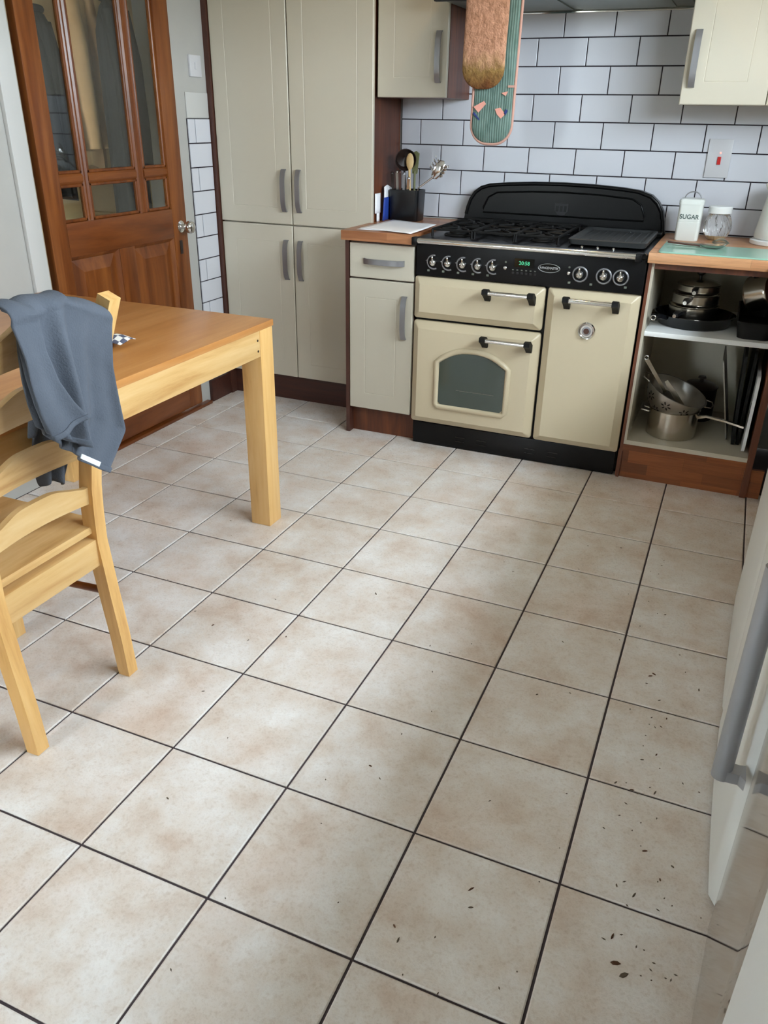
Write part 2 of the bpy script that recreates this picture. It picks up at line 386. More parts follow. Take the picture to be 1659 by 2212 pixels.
# left wall with the door opening
DY0, DY1, DZ = 1.845, 2.725, 2.03
b = B(); b.box(XL-.1, XL, YF, DY0, 0, ZC); b.box(XL-.1, XL, DY1, YB, 0, ZC); b.box(XL-.1, XL, DY0, DY1, DZ, ZC)
wl = struct(obj('wall_left', b, 'wall_white', origin=(XL, 0, 0)), 'white plastered wall around the pine door with a strip of brick-bond tiles', 'wall')
bx('grout_bed', 'grout_wall', wl, XL, XL+.003, 2.797, 2.970, .13, 1.332)
cache = {}
for k in range(12):
    z1 = 1.332-.1028*k; z0 = z1-.1028
    if z0 < .12: break
    cuts = [2.797, 2.851, 2.970] if k % 2 == 0 else [2.797, 2.970]
    for a, c in zip(cuts, cuts[1:]):
        w = round(c-a-.005, 4)
        if w not in cache: cache[w] = tile_mesh('wall_tile', w, (.1028-.005), .006, .0015, 'wall_tile', 'x')
        instance('tile', cache[w], wl, (.003, (a+c)/2, (z0+z1)/2))
bx('painted_tile', 'paint_white', wl, XL, XL+.006, 2.80, 2.970, 1.334, 1.438, bev=.003)
tr = struct(obj('trim_1', B().box(XL, XL+.018, 1.752, 1.826, 0, 2.1, bev=.004), 'paint_white'), 'white painted door frame moulding beside the pine door', 'trim')
tr2 = struct(obj('trim_2', B().box(XL-.06, XL+.03, DY0-.01, 2.78, 0, .016, bev=.004), 'pine_h'), 'low brown wooden threshold strip under the pine door', 'trim')
bs = struct(obj('baseboard_left', B().box(XL, XL+.02, 2.80, 3.02, 0, .112, bev=.003), 'walnut_dark'), 'short dark brown skirting piece between door and tall cupboard', 'baseboard')
# wall behind the camera, right wall with a window; ceiling
b = B(); x0, x1, z0, z1 = PAT
b.box(XL-.1, x0, YF-.1, YF, 0, ZC); b.box(x1, XR+.1, YF-.1, YF, 0, ZC); b.box(x0, x1, YF-.1, YF, 0, z0); b.box(x0, x1, YF-.1, YF, z1, ZC)
struct(obj('wall_front', b, 'wall_beige'), 'beige wall with a glazed opening opposite the range', 'wall')
b = B(); y0, y1, z0, z1 = WIN
b.box(XR, XR+.1, YF, y0, 0, ZC); b.box(XR, XR+.1, y1, YB, 0, ZC); b.box(XR, XR+.1, y0, y1, 0, z0); b.box(XR, XR+.1, y0, y1, z1, ZC)
struct(obj('wall_right', b, 'wall_beige'), 'beige wall with a window above the side worktop', 'wall')
struct(obj('ceiling', B().box(XL-.1, XR+.1, YF-.1, YB+.1, ZC, ZC+.08), 'ceiling_white'), 'plain white ceiling', 'ceiling')
def window(name, label, a0, a1, z0, z1, plane, at):
    t = thing(name, label, 'window', (at, (a0+a1)/2, z0) if plane == 'x' else ((a0+a1)/2, at, z0), kind='structure')
    def bar(n, p, q, r, s_):
        if plane == 'x': bx(n, 'paint_white', t, at+.02, at+.07, p, q, r, s_, bev=.004)
        else: bx(n, 'paint_white', t, p, q, at-.07, at-.02, r, s_, bev=.004)
    bar('window_frame', a0, a1, z0, z0+.05); bar('window_frame', a0, a1, z1-.05, z1); bar('window_frame', a0, a0+.05, z0, z1); bar('window_frame', a1-.05, a1, z0, z1)
    mmid = (a0+a1)/2; bar('mullion', mmid-.03, mmid+.03, z0+.05, z1-.05)
    for p, q in ((a0+.05, mmid-.03), (mmid+.03, a1-.05)):
        if plane == 'x': bx('pane', 'pane_glass', t, at+.043, at+.047, p, q, z0+.05, z1-.05)
        else: bx('pane', 'pane_glass', t, p, q, at-.047, at-.043, z0+.05, z1-.05)
window('window_1', 'wide high white framed window above the side worktop', WIN[0], WIN[1], WIN[2], WIN[3], 'x', XR)
window('window_2', 'tall white framed garden window in the wall opposite the range', PAT[0], PAT[1], PAT[2], PAT[3], 'y', YF)

# ------------------------------------------------------------------ pine door with glazed top
XD = -1.985
dr = thing('door_1', 'orange pine door with six glass panes over two raised panels', 'door', (XD, 2.29, .02), kind='structure')
def dbox(n, mat, y0, y1, z0, z1, x0=XD-.035, x1=XD, bev=.003): return bx(n, mat, dr, x0, x1, y0, y1, z0, z1, bev=bev)
YA, YZ = 1.866, 2.712
dbox('stile', 'pine', YA, 1.955, .025, 2.0); dbox('stile', 'pine', 2.612, YZ, .025, 2.0)
dbox('rail', 'pine_h', 1.955, 2.612, 1.88, 2.0); dbox('rail', 'pine_h', 1.955, 2.612, .84, .965); dbox('rail', 'pine_h', 1.955, 2.612, .025, .24)
dbox('mid_stile', 'pine', 2.236, 2.332, .24, .84)
GY = [(1.955, 2.087), (2.117, 2.406), (2.456, 2.612)]
def munt(n, mat, y0, y1, z0, z1):
    b = B()
    if z1-z0 > y1-y0: c = (y0+y1)/2; w = (y1-y0); b.loops([[(XD-.03, c-w/2, z), (XD-.012, c-w/2, z), (XD-.006, c-w*.28, z), (XD-.011, c-w*.07, z), (XD-.011, c+w*.07, z), (XD-.006, c+w*.28, z), (XD-.012, c+w/2, z), (XD-.03, c+w/2, z)] for z in (z0, z1)])
    else: c = (z0+z1)/2; w = (z1-z0); b.loops([[(XD-.03, y, c-w/2), (XD-.012, y, c-w/2), (XD-.006, y, c-w*.25), (XD-.006, y, c+w*.25), (XD-.012, y, c+w/2), (XD-.03, y, c+w/2)] for y in (y0, y1)])
    return obj(n, b, mat, dr, 25)
munt('glazing_bar', 'pine', 2.083, 2.121, .965, 1.88); munt('glazing_bar', 'pine', 2.404, 2.458, .965, 1.88)
for (a, c) in GY:
    munt('glazing_bar', 'pine_h', a, c, 1.102, 1.138)
    for z0, z1 in ((.965, 1.102), (1.138, 1.88)):
        bx('pane', 'pane_glass', dr, XD-.022, XD-.018, a, c, z0, z1)
        b = B()     # bead moulding round the pane
        for y0, y1, q0, q1 in ((a, a+.012, z0, z1), (c-.012, c, z0, z1), (a, c, z0, z0+.012), (a, c, z1-.012, z1)): b.box(XD-.02, XD-.008, y0, y1, q0, q1, bev=.003, seg=1)
        obj('glazing_bead', b, 'pine', dr)
for y0, y1, in ((1.955, 2.236), (2.332, 2.612)):
    z0, z1 = .24, .84
    def ring(i, x): return [(x, y0+i, z0+i), (x, y1-i, z0+i), (x, y1-i, z1-i), (x, y0+i, z1-i)]
    obj('door_panel', B().loops([ring(0, XD-.004), ring(.012, XD-.014), ring(.016, XD-.02), ring(.06, XD-.008), ring(.064, XD-.006)], cap0=False), 'pine', dr, 20)
kb = obj('door_knob', B().lathe([(.026, 0), (.026, .004), (.011, .008), (.010, .03), (.018, .036), (.027, .046), (.029, .056), (.024, .066), (.012, .071), (0.0001, .072)], (XD, 2.664, .885), 24, 'x'), 'chrome', dr, 60)
bx('keyhole_plate', 'dark_utensil', dr, XD, XD+.003, 2.645, 2.665, .765, .825, bev=.001)

# hall behind the door glass, with coats on a wall
hb = B(); hb.box(-2.75, -2.65, .9, 3.42, 0, ZC)
struct(obj('wall_hall', hb, 'hall_tan'), 'tan hall wall seen through the door glass', 'wall')
hb = B(); hb.box(-2.65, XL-.1, 3.32, 3.42, 0, ZC)
struct(obj('wall_hall_end', hb, 'wall_white'), 'pale hall end wall seen through the door glass', 'wall')
struct(obj('wall_hall_blocker', B().box(-2.65, -2.3, .9, 1.0, 0, ZC), 'wall_white'), 'unseen part-width wall added to dim the hall behind the pine door', 'wall')  # added out of view: keeps most sky light out of the open hall end
struct(obj('floor_hall', B().box(-2.75, XL-.1, .9, 3.42, -.06, -.004), 'walnut_dark'), 'dark hall floor behind the pine door', 'floor')
struct(obj('ceiling_hall', B().box(-2.75, XL-.1, .9, 3.42, ZC, ZC+.08), 'ceiling_white'), 'white hall ceiling behind the pine door', 'ceiling')
XH = -2.46; PEGS = []
def coat(label, mat, pl, pr_, ztop, zbot, dep, seed, flare=1.12, XH=XH):
    y0, y1 = onx(pl[0], pl[1], XH).y, onx(pr_[0], pr_[1], XH).y
    c, w = (y0+y1)/2, abs(y1-y0)/2; rnd = random.Random(seed); ph = [rnd.uniform(0, 6.28) for _ in range(4)]
    rings = []; n = 48; nz = 26
    for j in range(nz+1):
        t = j/nz; z = ztop + (zbot-ztop)*t
        sh = min(1, .22+.78*math.sqrt(min(1, t/.12))); ww = w*sh*(1+(flare-1)*t)
        ring = []
        for k in range(n):
            a = 2*PI*k/n
            f = 1 + .10*t**.5*math.sin(5*a+ph[0]+t*1.2) + .07*t*math.sin(9*a+ph[1]) + .03*math.sin(17*a+ph[2])
            ring.append((XH + dep*sh*f*math.sin(a) - .02, c + ww*f*math.cos(a), z + .012*math.sin(3*a+ph[3])*t))
        rings.append(ring)
    t_ = thing('hanging_coat', label, 'coat', (XH, c, zbot))
    obj('coat_body', B().loops(rings), mat, t_, 60)
    for s_, pz in ((-1, 0), (1, .4)):        # sleeves
        pts = [(XH+.0, c+s_*w*.50, ztop-.06), (XH+dep*.45, c+s_*w*.60, ztop-.25), (XH+dep*.6, c+s_*w*.60, ztop-.5), (XH+dep*.65, c+s_*w*.52, max(zbot+.08, ztop-.68))]
        obj('sleeve', B().tube(pts, [min(r_, w*.5) for r_ in (.045, .05, .044, .038)], 14), mat, t_, 60)
    obj('collar', B().tube([(XH-.02+.035*math.cos(q), c+min(.07, w*.6)*math.sin(q), ztop-.01) for q in [PI*2*k/14 for k in range(14)]], .016, 8, True), mat, t_, 60)
    PEGS.append((XH-.02, c, ztop)); return t_
coat('charcoal coat hanging behind the leftmost glass panes of the door', 'coat_dark', (58, 100), (112, 100), 1.74, 1.0, .08, 1, .9)
coat('long tan coat hanging between two dark coats behind the door glass', 'coat_beige', (142, 100), (205, 100), 1.86, 1.12, .06, 2, .8, XH+.02)
coat('long black coat hanging behind the wide middle glass panes of the door', 'coat_black', (232, 100), (280, 100), 1.80, .62, .07, 3, 1.3, XH+.21)
rail_ = thing('coat_rail', 'wooden peg rail behind the coats in the hall', 'coat rail', (-2.64, 2.55, 1.86))
bx('backboard', 'pine_h', rail_, -2.65, -2.63, 1.9, 3.2, 1.86, 1.94, bev=.004)
for px_, py_, pz_ in PEGS: obj('peg', B().tube([(-2.632, py_, 1.90), (px_, py_, 1.90), (px_, py_, pz_-.02)], .006, 8), 'chrome', rail_, 60)

# ------------------------------------------------------------------ cabinet helpers
def panel_door(name, mat, parent, x0, x1, z0, z1, yf, th=.019, inset=.074, groove=True):
    def ring(i, y, r): return [(a, y, c) for a, c in rr(x0+i, x1-i, z0+i, z1-i, r, 2)]
    L = [ring(0, yf+th, .002), ring(0, yf+.003, .002), ring(.003, yf, .002)]
    if groove: L += [ring(inset, yf, .002), ring(inset+.0012, yf+.0012, .002), ring(inset+.003, yf+.0012, .002), ring(inset+.0042, yf, .002)]
    return obj(name, B().loops(L), mat, parent, 20)
def bow_handle(parent, c, axis, L=.182, w=.023):
    pts = []
    for k in range(13):
        t = -1+2*k/12; out = -.006-.018*(1-t**4*.9)
        pts.append((c[0]+(t*L/2 if axis == 'x' else 0), c[1]+out, c[2]+(t*L/2 if axis == 'z' else 0)))
    pts = [(pts[0][0], c[1]+.002, pts[0][2])] + pts + [(pts[-1][0], c[1]+.002, pts[-1][2])]
    h = obj('handle', B().sweep(pts, (0, 0, 1) if axis == 'x' else (1, 0, 0), w, .006), 'satin_grey', parent, 50); return h

# tall cupboard
YT = 2.985
tc = thing('tall_cupboard', 'tall cream larder cupboard with four grooved doors and brown side panels', 'cupboard', (-1.59, 3.16, 0))
bx('side_panel', 'brown_panel', tc, -1.999, -1.974, YT-.012, YB-.012, .0, 2.2)
bx('side_panel', 'walnut', tc, -1.190, -1.167, YT+.022, YB-.014, .0, 2.2)
bx('carcass', 'cream_edge', tc, -1.974, -1.190, YT+.024, YB-.012, .135, 2.19)
for x0, x1, hx, nm in ((-1.972, -1.578, -1.612, 0), (-1.573, -1.162, -1.534, 1)):
    for z0, z1, hz in ((.135, .878, .72), (.884, 2.19, 1.034)):
        d = panel_door('door', 'cream', tc, x0, x1, z0, z1, YT); bow_handle(d, (hx, YT, hz), 'z')
bx('plinth', 'walnut_dark', tc, -1.974, -1.167, YT+.035, YT+.053, 0, .133)
# base cupboard
YBS = 2.71
bc = thing('base_cupboard', 'narrow cream base cupboard with a drawer over a door beside the range', 'cupboard', (-1.0, 3.0, 0))
bx('side_panel', 'brown_panel', bc, -1.166, -1.148, YBS+.002, 2.98, 0, .878)
bx('carcass', 'brown_panel', bc, -1.148, -.845, YBS+.022, YB-.012, .12, .878)
d = panel_door('drawer', 'cream', bc, -1.144, -.845, .724, .868, YBS, groove=False); bow_handle(d, (-.981, YBS, .796), 'x')
d = panel_door('door', 'cream', bc, -1.146, -.846, .128, .717, YBS); bow_handle(d, (-.882, YBS, .567), 'z')
bx('plinth', 'walnut', bc, -1.148, -.84, YBS+.045, YBS+.06, 0, .125)
# left worktop
tag(obj('worktop', B().prism([(-1.172, 2.682), (-.8445, 2.682), (-.8445, YB-.0135), (-1.160, YB-.0135), (-1.160, 2.981), (-1.172, 2.981)], 'xy', .879, .918), 'worktop'), 'short brown wooden worktop with papers and a utensil holder on it', 'worktop')

# wall cupboards
wc = thing('wall_cupboard', 'cream wall cupboard beside the tall larder cupboard', 'cupboard', (-1.0, 3.18, 1.427))
bx('carcass', 'walnut', wc, -1.160, -.840, 3.03, YB-.007, 1.427, 2.14)
d = panel_door('door', 'cream', wc, -1.153, -.842, 1.427, 2.14, 3.01); bow_handle(d, (-.878, 3.01, 1.575), 'z')
wc = thing('wall_cupboard', 'bright cream wall cupboard above the kettle and sugar tin', 'cupboard', (.38, 3.18, 1.41))
bx('carcass', 'cream_edge', wc, .092, .69, 3.03, YB-.007, 1.412, 2.14)
d = panel_door('door', 'cream', wc, .088, .388, 1.41, 2.14, 3.01); bow_handle(d, (.122, 3.01, 1.56), 'z')
d = panel_door('door', 'cream', wc, .391, .69, 1.41, 2.14, 3.01); bow_handle(d, (.656, 3.01, 1.56), 'z')

# cooker hood
hd = thing('cooker_hood', 'wide grey cooker hood above the range', 'cooker hood', (-.38, 3.1, 1.755))
bx('canopy', 'hood_grey', hd, -.83, .07, 2.86, YB-.007, 1.757, 1.83, bev=.004)
bx('front_visor', 'hood_dark', hd, -.846, .082, 2.835, 2.86, 1.748, 1.80, bev=.004)
bx('grease_filter', 'hood_grey', hd, -.76, -.40, 2.90, 3.27, 1.752, 1.758); bx('grease_filter', 'hood_grey', hd, -.36, 0, 2.90, 3.27, 1.752, 1.758)
bx('back_strip', 'chrome', hd, -.83, .07, 3.30, YB-.007, 1.745, 1.757, bev=.003)
bx('chimney', 'steel_dull', hd, -.53, -.23, 3.05, YB-.001, 1.83, ZC-.001)
for x in (-.66, -.1): obj('hook', B().tube([(x-.02, 2.834, 1.79), (x-.02, 2.815, 1.785), (x-.02, 2.81, 1.797)], .003, 8), 'chrome', hd)

# ------------------------------------------------------------------ range cooker
RY = 2.705
rg = thing('range_cooker', 'cream and black range cooker with three doors and gas hob', 'cooker', (-.37, 3.0, 0))
RX0, RX1 = -.838, .094
bx('body', 'black_panel', rg, RX0+.004, RX1-.004, RY+.03, 3.29, .02, .895)
bx('plinth', 'black_panel', rg, RX0+.012, RX1-.008, RY+.012, RY+.03, .003, .104, bev=.004)
for z in (.055, .035):
    for x in (-.62, -.52, -.30, -.20): bx('vent_slot', 'black_gloss', rg, x, x+.045, RY+.010, RY+.014, z, z+.004)
def range_door(name, x0, x1, z0, z1):
    def ring(i, y, r): return [(a, y, c) for a, c in rr(x0+i, x1-i, z0+i, z1-i, r, 5)]
    L = [ring(.002, RY+.03, .010), ring(0, RY+.022, .012), ring(0, RY+.012, .012), ring(.0015, RY+.0085, .012), ring(.005, RY+.006, .011), ring(.029, RY-.0165, .004), ring(.031, RY-.018, .003)]
    return obj(name, B().loops(L), 'range_cream', rg, 24)
d1 = range_door('grill_drawer', RX0, -.279, .577, .753)
d2 = range_door('oven_door', RX0, -.279, .108, .567)
d3 = range_door('tall_oven_door', -.268, RX1-.003, .106, .756)
YD = RY-.018
def range_handle(parent, x0, x1, z):
    h = obj('handle', B().cyl((x0+.01, YD-.05, z), (x1-.01, YD-.05, z), .0085, n=16), 'chrome', parent, 50)
    for x in (x0, x1):
        poly = [(YD+.001, z-.034), (YD+.001, z-.008), (YD-.02, z+.004), (YD-.034, z+.013), (YD-.062, z+.013), (YD-.064, z-.004), (YD-.045, z-.013), (YD-.022, z-.028), (YD-.008, z-.04)]
        obj('bracket', B().prism(poly, 'yz', x-.012, x+.012), 'black_matt', h, 25)
range_handle(d1, -.506, -.32, .722); range_handle(d2, -.503, -.315, .529); range_handle(d3, -.181, .008, .722)
# arched oven window
def arch(x0, x1, z0, zs, zt, n=14, r=.012):
    p = [(x0+r, z0), (x1-r, z0), (x1, z0+r), (x1, zs)]
    cx = (x0+x1)/2
    for k in range(1, n):
        t = k/n; x = x1+(x0-x1)*t; p.append((x, zs+(zt-zs)*(1-abs(2*t-1)**2.3)))
    return p+[(x0, zs), (x0, z0+r)]
wp = arch(-.703, -.407, .212, .398, .452)
fr = obj('window_frame', B().tube([(a, YD, c) for a, c in arch(-.714, -.396, .200, .404, .464)], .0125, 10, True), 'range_cream', d2, 60)
obj('oven_window', B().prism(wp, 'xz', YD-.0035, YD+.002), 'oven_glass', d2)
obj('rack_bar', B().cyl((-.62, YD-.0038, .285), (-.45, YD-.0038, .285), .0008, n=6), 'steel_dull', d2)
# badge dial on the tall door
bd = obj('badge', B().lathe([(.034, 0), (.035, -.004), (.031, -.009), (.026, -.008), (.024, -.005), (.0001, -.005)], (-.094, YD, .603), 32, 'y'), 'chrome', d3, 50)
obj('badge_ring', B().lathe([(.0175, -.004), (.0175, -.0065), (.015, -.0075), (.0001, -.0075)], (-.094, YD, .603), 28, 'y'), 'satin_grey', bd, 50)
obj('badge_centre', B().lathe([(.012, -.006), (.011, -.0085), (.0001, -.009)], (-.094, YD, .603), 24, 'y'), 'brown_panel', bd, 50)
# control panel
cp_ = bx('control_panel', 'black_panel', rg, RX0+.006, RX1, RY-.002, RY+.03, .757, .888, bev=.003)
YP = RY-.002
def knob(x, z, full):
    k = obj('knob', B().lathe([(.0165, 0), (.0165, -.006), (.014, -.016), (.012, -.022), (.007, -.026), (.0001, -.027)], (x, YP, z), 24, 'y'), 'chrome', rg, 40)
    a0, a1 = (0, 2*PI) if full else (PI*.42, PI*1.65)
    n = 28; R = .0275
    pts = [(x+R*math.cos(a0+(a1-a0)*q/n), YP-.0015, z+R*math.sin(a0+(a1-a0)*q/n)) for q in range(n if full else n+1)]
    obj('bezel_ring', B().tube(pts, .0035, 8, full), 'satin_grey', k, 60)
    obj('pointer', B().box(x-.004, x+.004, YP-.024, YP-.004, z+.006, z+.026, bev=.0025), 'chrome', k, 40)
    if not full: obj('index_mark', B().prism([(x-R-.009, z+.004), (x-R, z+.009), (x-R, z-.001)], 'xz', YP-.002, YP), 'satin_grey', k)
for x in (-.754, -.689, -.625, -.560, -.497): knob(x, .815, False)
for x in (-.149, -.058, .006): knob(x, .815, True)
for x in (-.448, -.193):
    obj('button', B().lathe([(.007, 0), (.0065, -.006), (.004, -.008), (.0001, -.008)], (x, YP, .816), 14, 'y'), 'chrome', rg, 40)
    obj('button_mark', B().lathe([(.004, 0), (.004, -.0006), (.0001, -.0006)], (x, YP, .838), 12, 'y'), 'hood_grey', rg)
for k, x in enumerate((-.776, -.711, -.646, -.582, -.52, -.188, -.103, .028)):
    bx('printed_symbol', 'hood_grey', rg, x-.005, x+.005, YP-.0006, YP, .776, .784)
ck = bx('clock_display', 'black_gloss', rg, -.412, -.332, YP-.001, YP, .822, .856)
text('clock_digits', '20:58', .020, 'clock_green', ck, (-.372, YP-.0016, .838), FRONT)
for k in range(6): bx('clock_button', 'hood_dark', rg, -.42+k*.018, -.411+k*.018, YP-.002, YP, .795, .803, bev=.0008)
for k in range(6): bx('printed_symbol', 'hood_grey', rg, -.42+k*.018, -.413+k*.018, YP-.0005, YP, .809, .813)
n = 40
bl = obj('name_badge', B().lathe([(1, 0), (1, -.001), (.0001, -.001)], (0, 0, 0), n, 'y').xf(Matrix.Translation((-.272, YP, .828)) @ Matrix.Diagonal((.045, 1, .0185, 1))), 'black_gloss', rg)
obj('badge_border', B().tube([(-.272+.043*math.cos(q*2*PI/n)*(1-.06*abs(math.sin(q*2*PI/n))), YP-.0015, .828+.0165*math.sin(q*2*PI/n)) for q in range(n)], .0013, 6, True), 'logo_silver', bl, 60)
text('badge_lettering', 'RANGEMASTER', .0125, 'logo_silver', bl, (-.272, YP-.0016, .828), FRONT, sx=.86)
# hob
bx('hob_top', 'black_enamel', rg, RX0, RX1, RY-.012, 3.29, .888, .908, bev=.004)
obj('front_rail', B().tube([(RX0+.012, RY-.022, .898), (.052, RY-.022, .898)], .0115, 14), 'chrome', rg, 50)
for x in (RX0+.006, .064): obj('rail_end', B().box(x-.012, x+.012, RY-.036, RY, .880, .912, bev=.004), 'black_panel', rg)
obj('corner_catch', B().tube([(.078, RY-.014, .905), (.084, RY-.02, .912), (.09, RY-.014, .905)], .002, 6), 'chrome', rg)
burn = [(-.70, 2.86, .042), (-.70, 3.10, .032), (-.52, 2.98, .052), (-.345, 2.86, .032), (-.345, 3.10, .042)]
for x, y, r in burn:
    bu = obj('burner', B().lathe([(r*1.25, .908), (r*1.25, .914), (r, .916), (r, .922), (r*.9, .926), (r*.9, .932), (.0001, .934)], (x, y, 0), 28), 'black_matt', rg, 40)
    obj('burner_ring', B().tube([(x+r*1.5*math.cos(q*PI/12), y+r*1.5*math.sin(q*PI/12), .911) for q in range(24)], .0025, 6, True), 'hood_dark', bu)
def grate(cx, cy, wx, wy):
    b = B(); z = .937; r = .0055
    b.tube([(cx+sx*wx/2, cy+sy*wy/2, z) for sx, sy in ((-1, -1), (1, -1), (1, 1), (-1, 1))], r, 6, True)
    for sy in (-1, 1):
        for sx in (-1, 1): b.tube([(cx+sx*wx/2, cy+sy*wy/2, z), (cx+sx*wx/2, cy+sy*wy/2, .910)], r, 6)
        yy = cy+sy*wy*.25
        for k in range(4):
            a = PI/4+k*PI/2; b.tube([(cx+.018*math.cos(a), yy+.018*math.sin(a), z), (cx+wx*.48*math.cos(a), yy+wy*.235*math.sin(a), z)], r, 6)
        for k in range(2): b.tube([(cx+(1 if k else -1)*wx/2, yy, z), (cx+(1 if k else -1)*.03, yy, z+.003)], r, 6)
    b.tube([(cx-wx/2, cy, z), (cx+wx/2, cy, z)], r, 6)
    return obj('pan_support', b, 'black_matt', rg, 60)
grate(-.70, 2.98, .17, .44); grate(-.52, 2.98, .165, .44); grate(-.345, 2.98, .17, .44)
# ceramic zone with a griddle plate lying on it
gp = thing('griddle_plate', 'dark grey ribbed griddle plate lying on the right of the hob', 'griddle', (-.07, 2.98, .908))
def gring(i, z): return [(a, c, z) for a, c in rr(-.225+i, .075-i, 2.765+i, 3.20-i, .02, 4)]
obj('plate', B().loops([gring(.02, .910), gring(.004, .916), gring(0, .934), gring(.004, .937), gring(.016, .936), gring(.026, .928), gring(.03, .927)]), 'griddle_grey', gp, 30)
b = B()
for k in range(9): b.box(-.19+k*.028, -.182+k*.028, 2.80, 3.16, .926, .9295, bev=.002, seg=1)
obj('ridges', b, 'griddle_grey', gp)
for x in (-.16, -.10, -.04): obj('hob_stud', B().lathe([(.006, .908), (.006, .913), (.003, .916), (.0001, .917)], (x, 2.735, 0), 12), 'chrome', rg)
# splashback
YS = 3.26
sp_ = [(-.838, .905), (-.838, .918), (-.812, .926), (-.808, .955), (-.802, .985), (-.79, 1.02), (-.77, 1.052), (-.74, 1.074), (-.70, 1.086), (-.62, 1.094), (-.5, 1.101), (-.36, 1.104), (-.22, 1.101), (-.1, 1.094), (-.03, 1.086), (.02, 1.070), (.052, 1.044), (.074, 1.01), (.086, .97), (.093, .92), (.093, .905)]
sb = obj('splashback', B().prism(sp_, 'xz', YS, YS+.045), 'black_enamel', rg, 35)
obj('splashback_rim', B().tube([(a*.985-.006, YS-.001, (c-.905)*.97+.905) for a, c in sp_[3:-1]], .008, 8), 'black_enamel', sb, 60)
rim2 = [(-.72, .965), (-.72, .985), (-.70, 1.03), (-.66, 1.052), (-.5, 1.062), (-.36, 1.065), (-.2, 1.062), (-.06, 1.052), (-.02, 1.03), (0, .985), (0, .965)]
obj('splashback_panel', B().tube([(a, YS-.001, c) for a, c in rim2], .004, 6, True), 'black_enamel', sb, 60)
bx('hob_backstep', 'black_enamel', rg, RX0+.01, RX1-.006, YS-.06, YS, .908, .93, bev=.006)
cr = obj('crest', B().prism([(-.39, 1.018), (-.33, 1.018), (-.33, .99), (-.345, .972), (-.36, .967), (-.375, .972), (-.39, .99)], 'xz', YS-.004, YS), 'hood_dark', sb)
for k in range(3): bx('crest_bar', 'black_enamel', cr, -.384+k*.018, -.372+k*.018, YS-.0055, YS-.004, .985, 1.010)

# ------------------------------------------------------------------ open cupboard with pans
oc = thing('open_cupboard', 'open base cupboard without doors holding pans on two levels', 'cupboard', (.36, 3.0, 0))
OX0, OX1, OY0, OY1 = .100, .612, 2.71, 3.27
bx('side_panel', 'walnut', oc, OX0, OX0+.012, OY0, OY1, 0, .878); bx('side_lining', 'cream_edge', oc, OX0+.012, OX0+.022, OY0+.002, OY1, .15, .878)
bx('side_panel', 'walnut', oc, .588, OX1, OY0, OY1, 0, .878); bx('back_panel', 'cream_edge', oc, OX0+.022, .588, OY1-.006, OY1, .15, .878)
bx('bottom_panel', 'cream_edge', oc, OX0+.022, .588, OY0+.002, OY1-.006, .150, .168); bx('top_panel', 'cream_edge', oc, OX0+.022, .588, OY0+.03, OY1-.006, .858, .878)
bx('front_rail', 'walnut', oc, OX0+.022, .588, OY0, OY0+.03, .856, .878); bx('bottom_rail', 'plinth_wood', oc, OX0+.012, .588, OY0-.001, OY0+.018, .118, .150)
bx('shelf', 'white_gloss', oc, OX0+.022, .588, OY0+.012, OY1-.006, .600, .619, bev=.002)
bx('plinth', 'plinth_wood', oc, OX0-.004, .66, OY0+.012, OY0+.03, 0, .119)
tag(obj('worktop', B().box(.096, .66, 2.682, YB-.007, .879, .917, bev=.003), 'worktop_light'), 'light wooden worktop above the open pan cupboard with a glass board on it', 'worktop')
ZS, ZB = .619, .168
def pot_body(r, h, th=.003, flare=1.0):
    return [(.0001, 0), (r*.94, 0), (r*.985, .004), (r, .012), (r*flare, h-.004), (r*flare+.004, h), (r*flare-.002, h+.001), (r*flare-th, h-.006), (r-th, .014), (r*.9, th+.002), (.0001, th)]
def handle_bar(b, p0, p1, w, h): b.sweep([p0, (Vector(p0)*.66+Vector(p1)*.34)+Vector((0, 0, .006)), p1], (0, 1, 0) if abs(p1[0]-p0[0]) > abs(p1[1]-p0[1]) else (1, 0, 0), w, h)
# frying pan with steel pots stacked in it
fp = thing('frying_pan', 'black frying pan on the cupboard shelf under the stacked steel pots', 'pan', (.285, 2.945, ZS))
obj('pan_body', B().lathe(pot_body(.142, .045, .004, 1.08), (.285, 2.945, ZS), 40), 'black_gloss', fp, 40)
b = B(); b.sweep([(.178, 2.83, ZS+.036), (.157, 2.80, ZS+.047), (.146, 2.765, ZS+.052), (.148, 2.735, ZS+.05)], (1, 0, 0), .026, .016); obj('handle', b, 'plastic_black', fp, 40)
obj('handle_ring', B().tube([(.146+.009*math.cos(q), 2.733, ZS+.052+.009*math.sin(q)) for q in [PI*2*k/12 for k in range(12)]], .0022, 6, True), 'chrome', fp)
def lidded(name, label, c, r, h, z, a):
    t = thing(name, label, 'saucepan', (c[0], c[1], z))
    obj('pan_body', B().lathe(pot_body(r, h), (c[0], c[1], z), 36), 'steel', t, 40)
    ca, sa = math.cos(a), math.sin(a)
    p = lambda d, zz: (c[0]+ca*d, c[1]+sa*d, z+zz)
    b = B(); b.sweep([p(r, h*.72), p(r+.02, h*.78), p(r+.05, h*.8), p(r+.075, h*.74)], (-sa, ca, 0), [.014, .02, .024, .02], .013); obj('handle', b, 'plastic_black', t, 40)
    obj('handle_tip', B().tube([p(r+.072, h*.70), p(r+.084, h*.70)], .0075, 10), 'chrome', t, 40)
    return t
lidded('saucepan', 'lowest steel saucepan of the stack standing in the frying pan', (.275, 2.96), .094, .068, ZS+.0055, -1.9)
lidded('saucepan', 'middle steel saucepan of the stack in the frying pan', (.278, 2.965), .089, .045, ZS+.0743, -1.75)
t3 = lidded('saucepan', 'topmost steel saucepan of the stack with a lid on it', (.282, 2.97), .081, .034, ZS+.1203, -1.62)
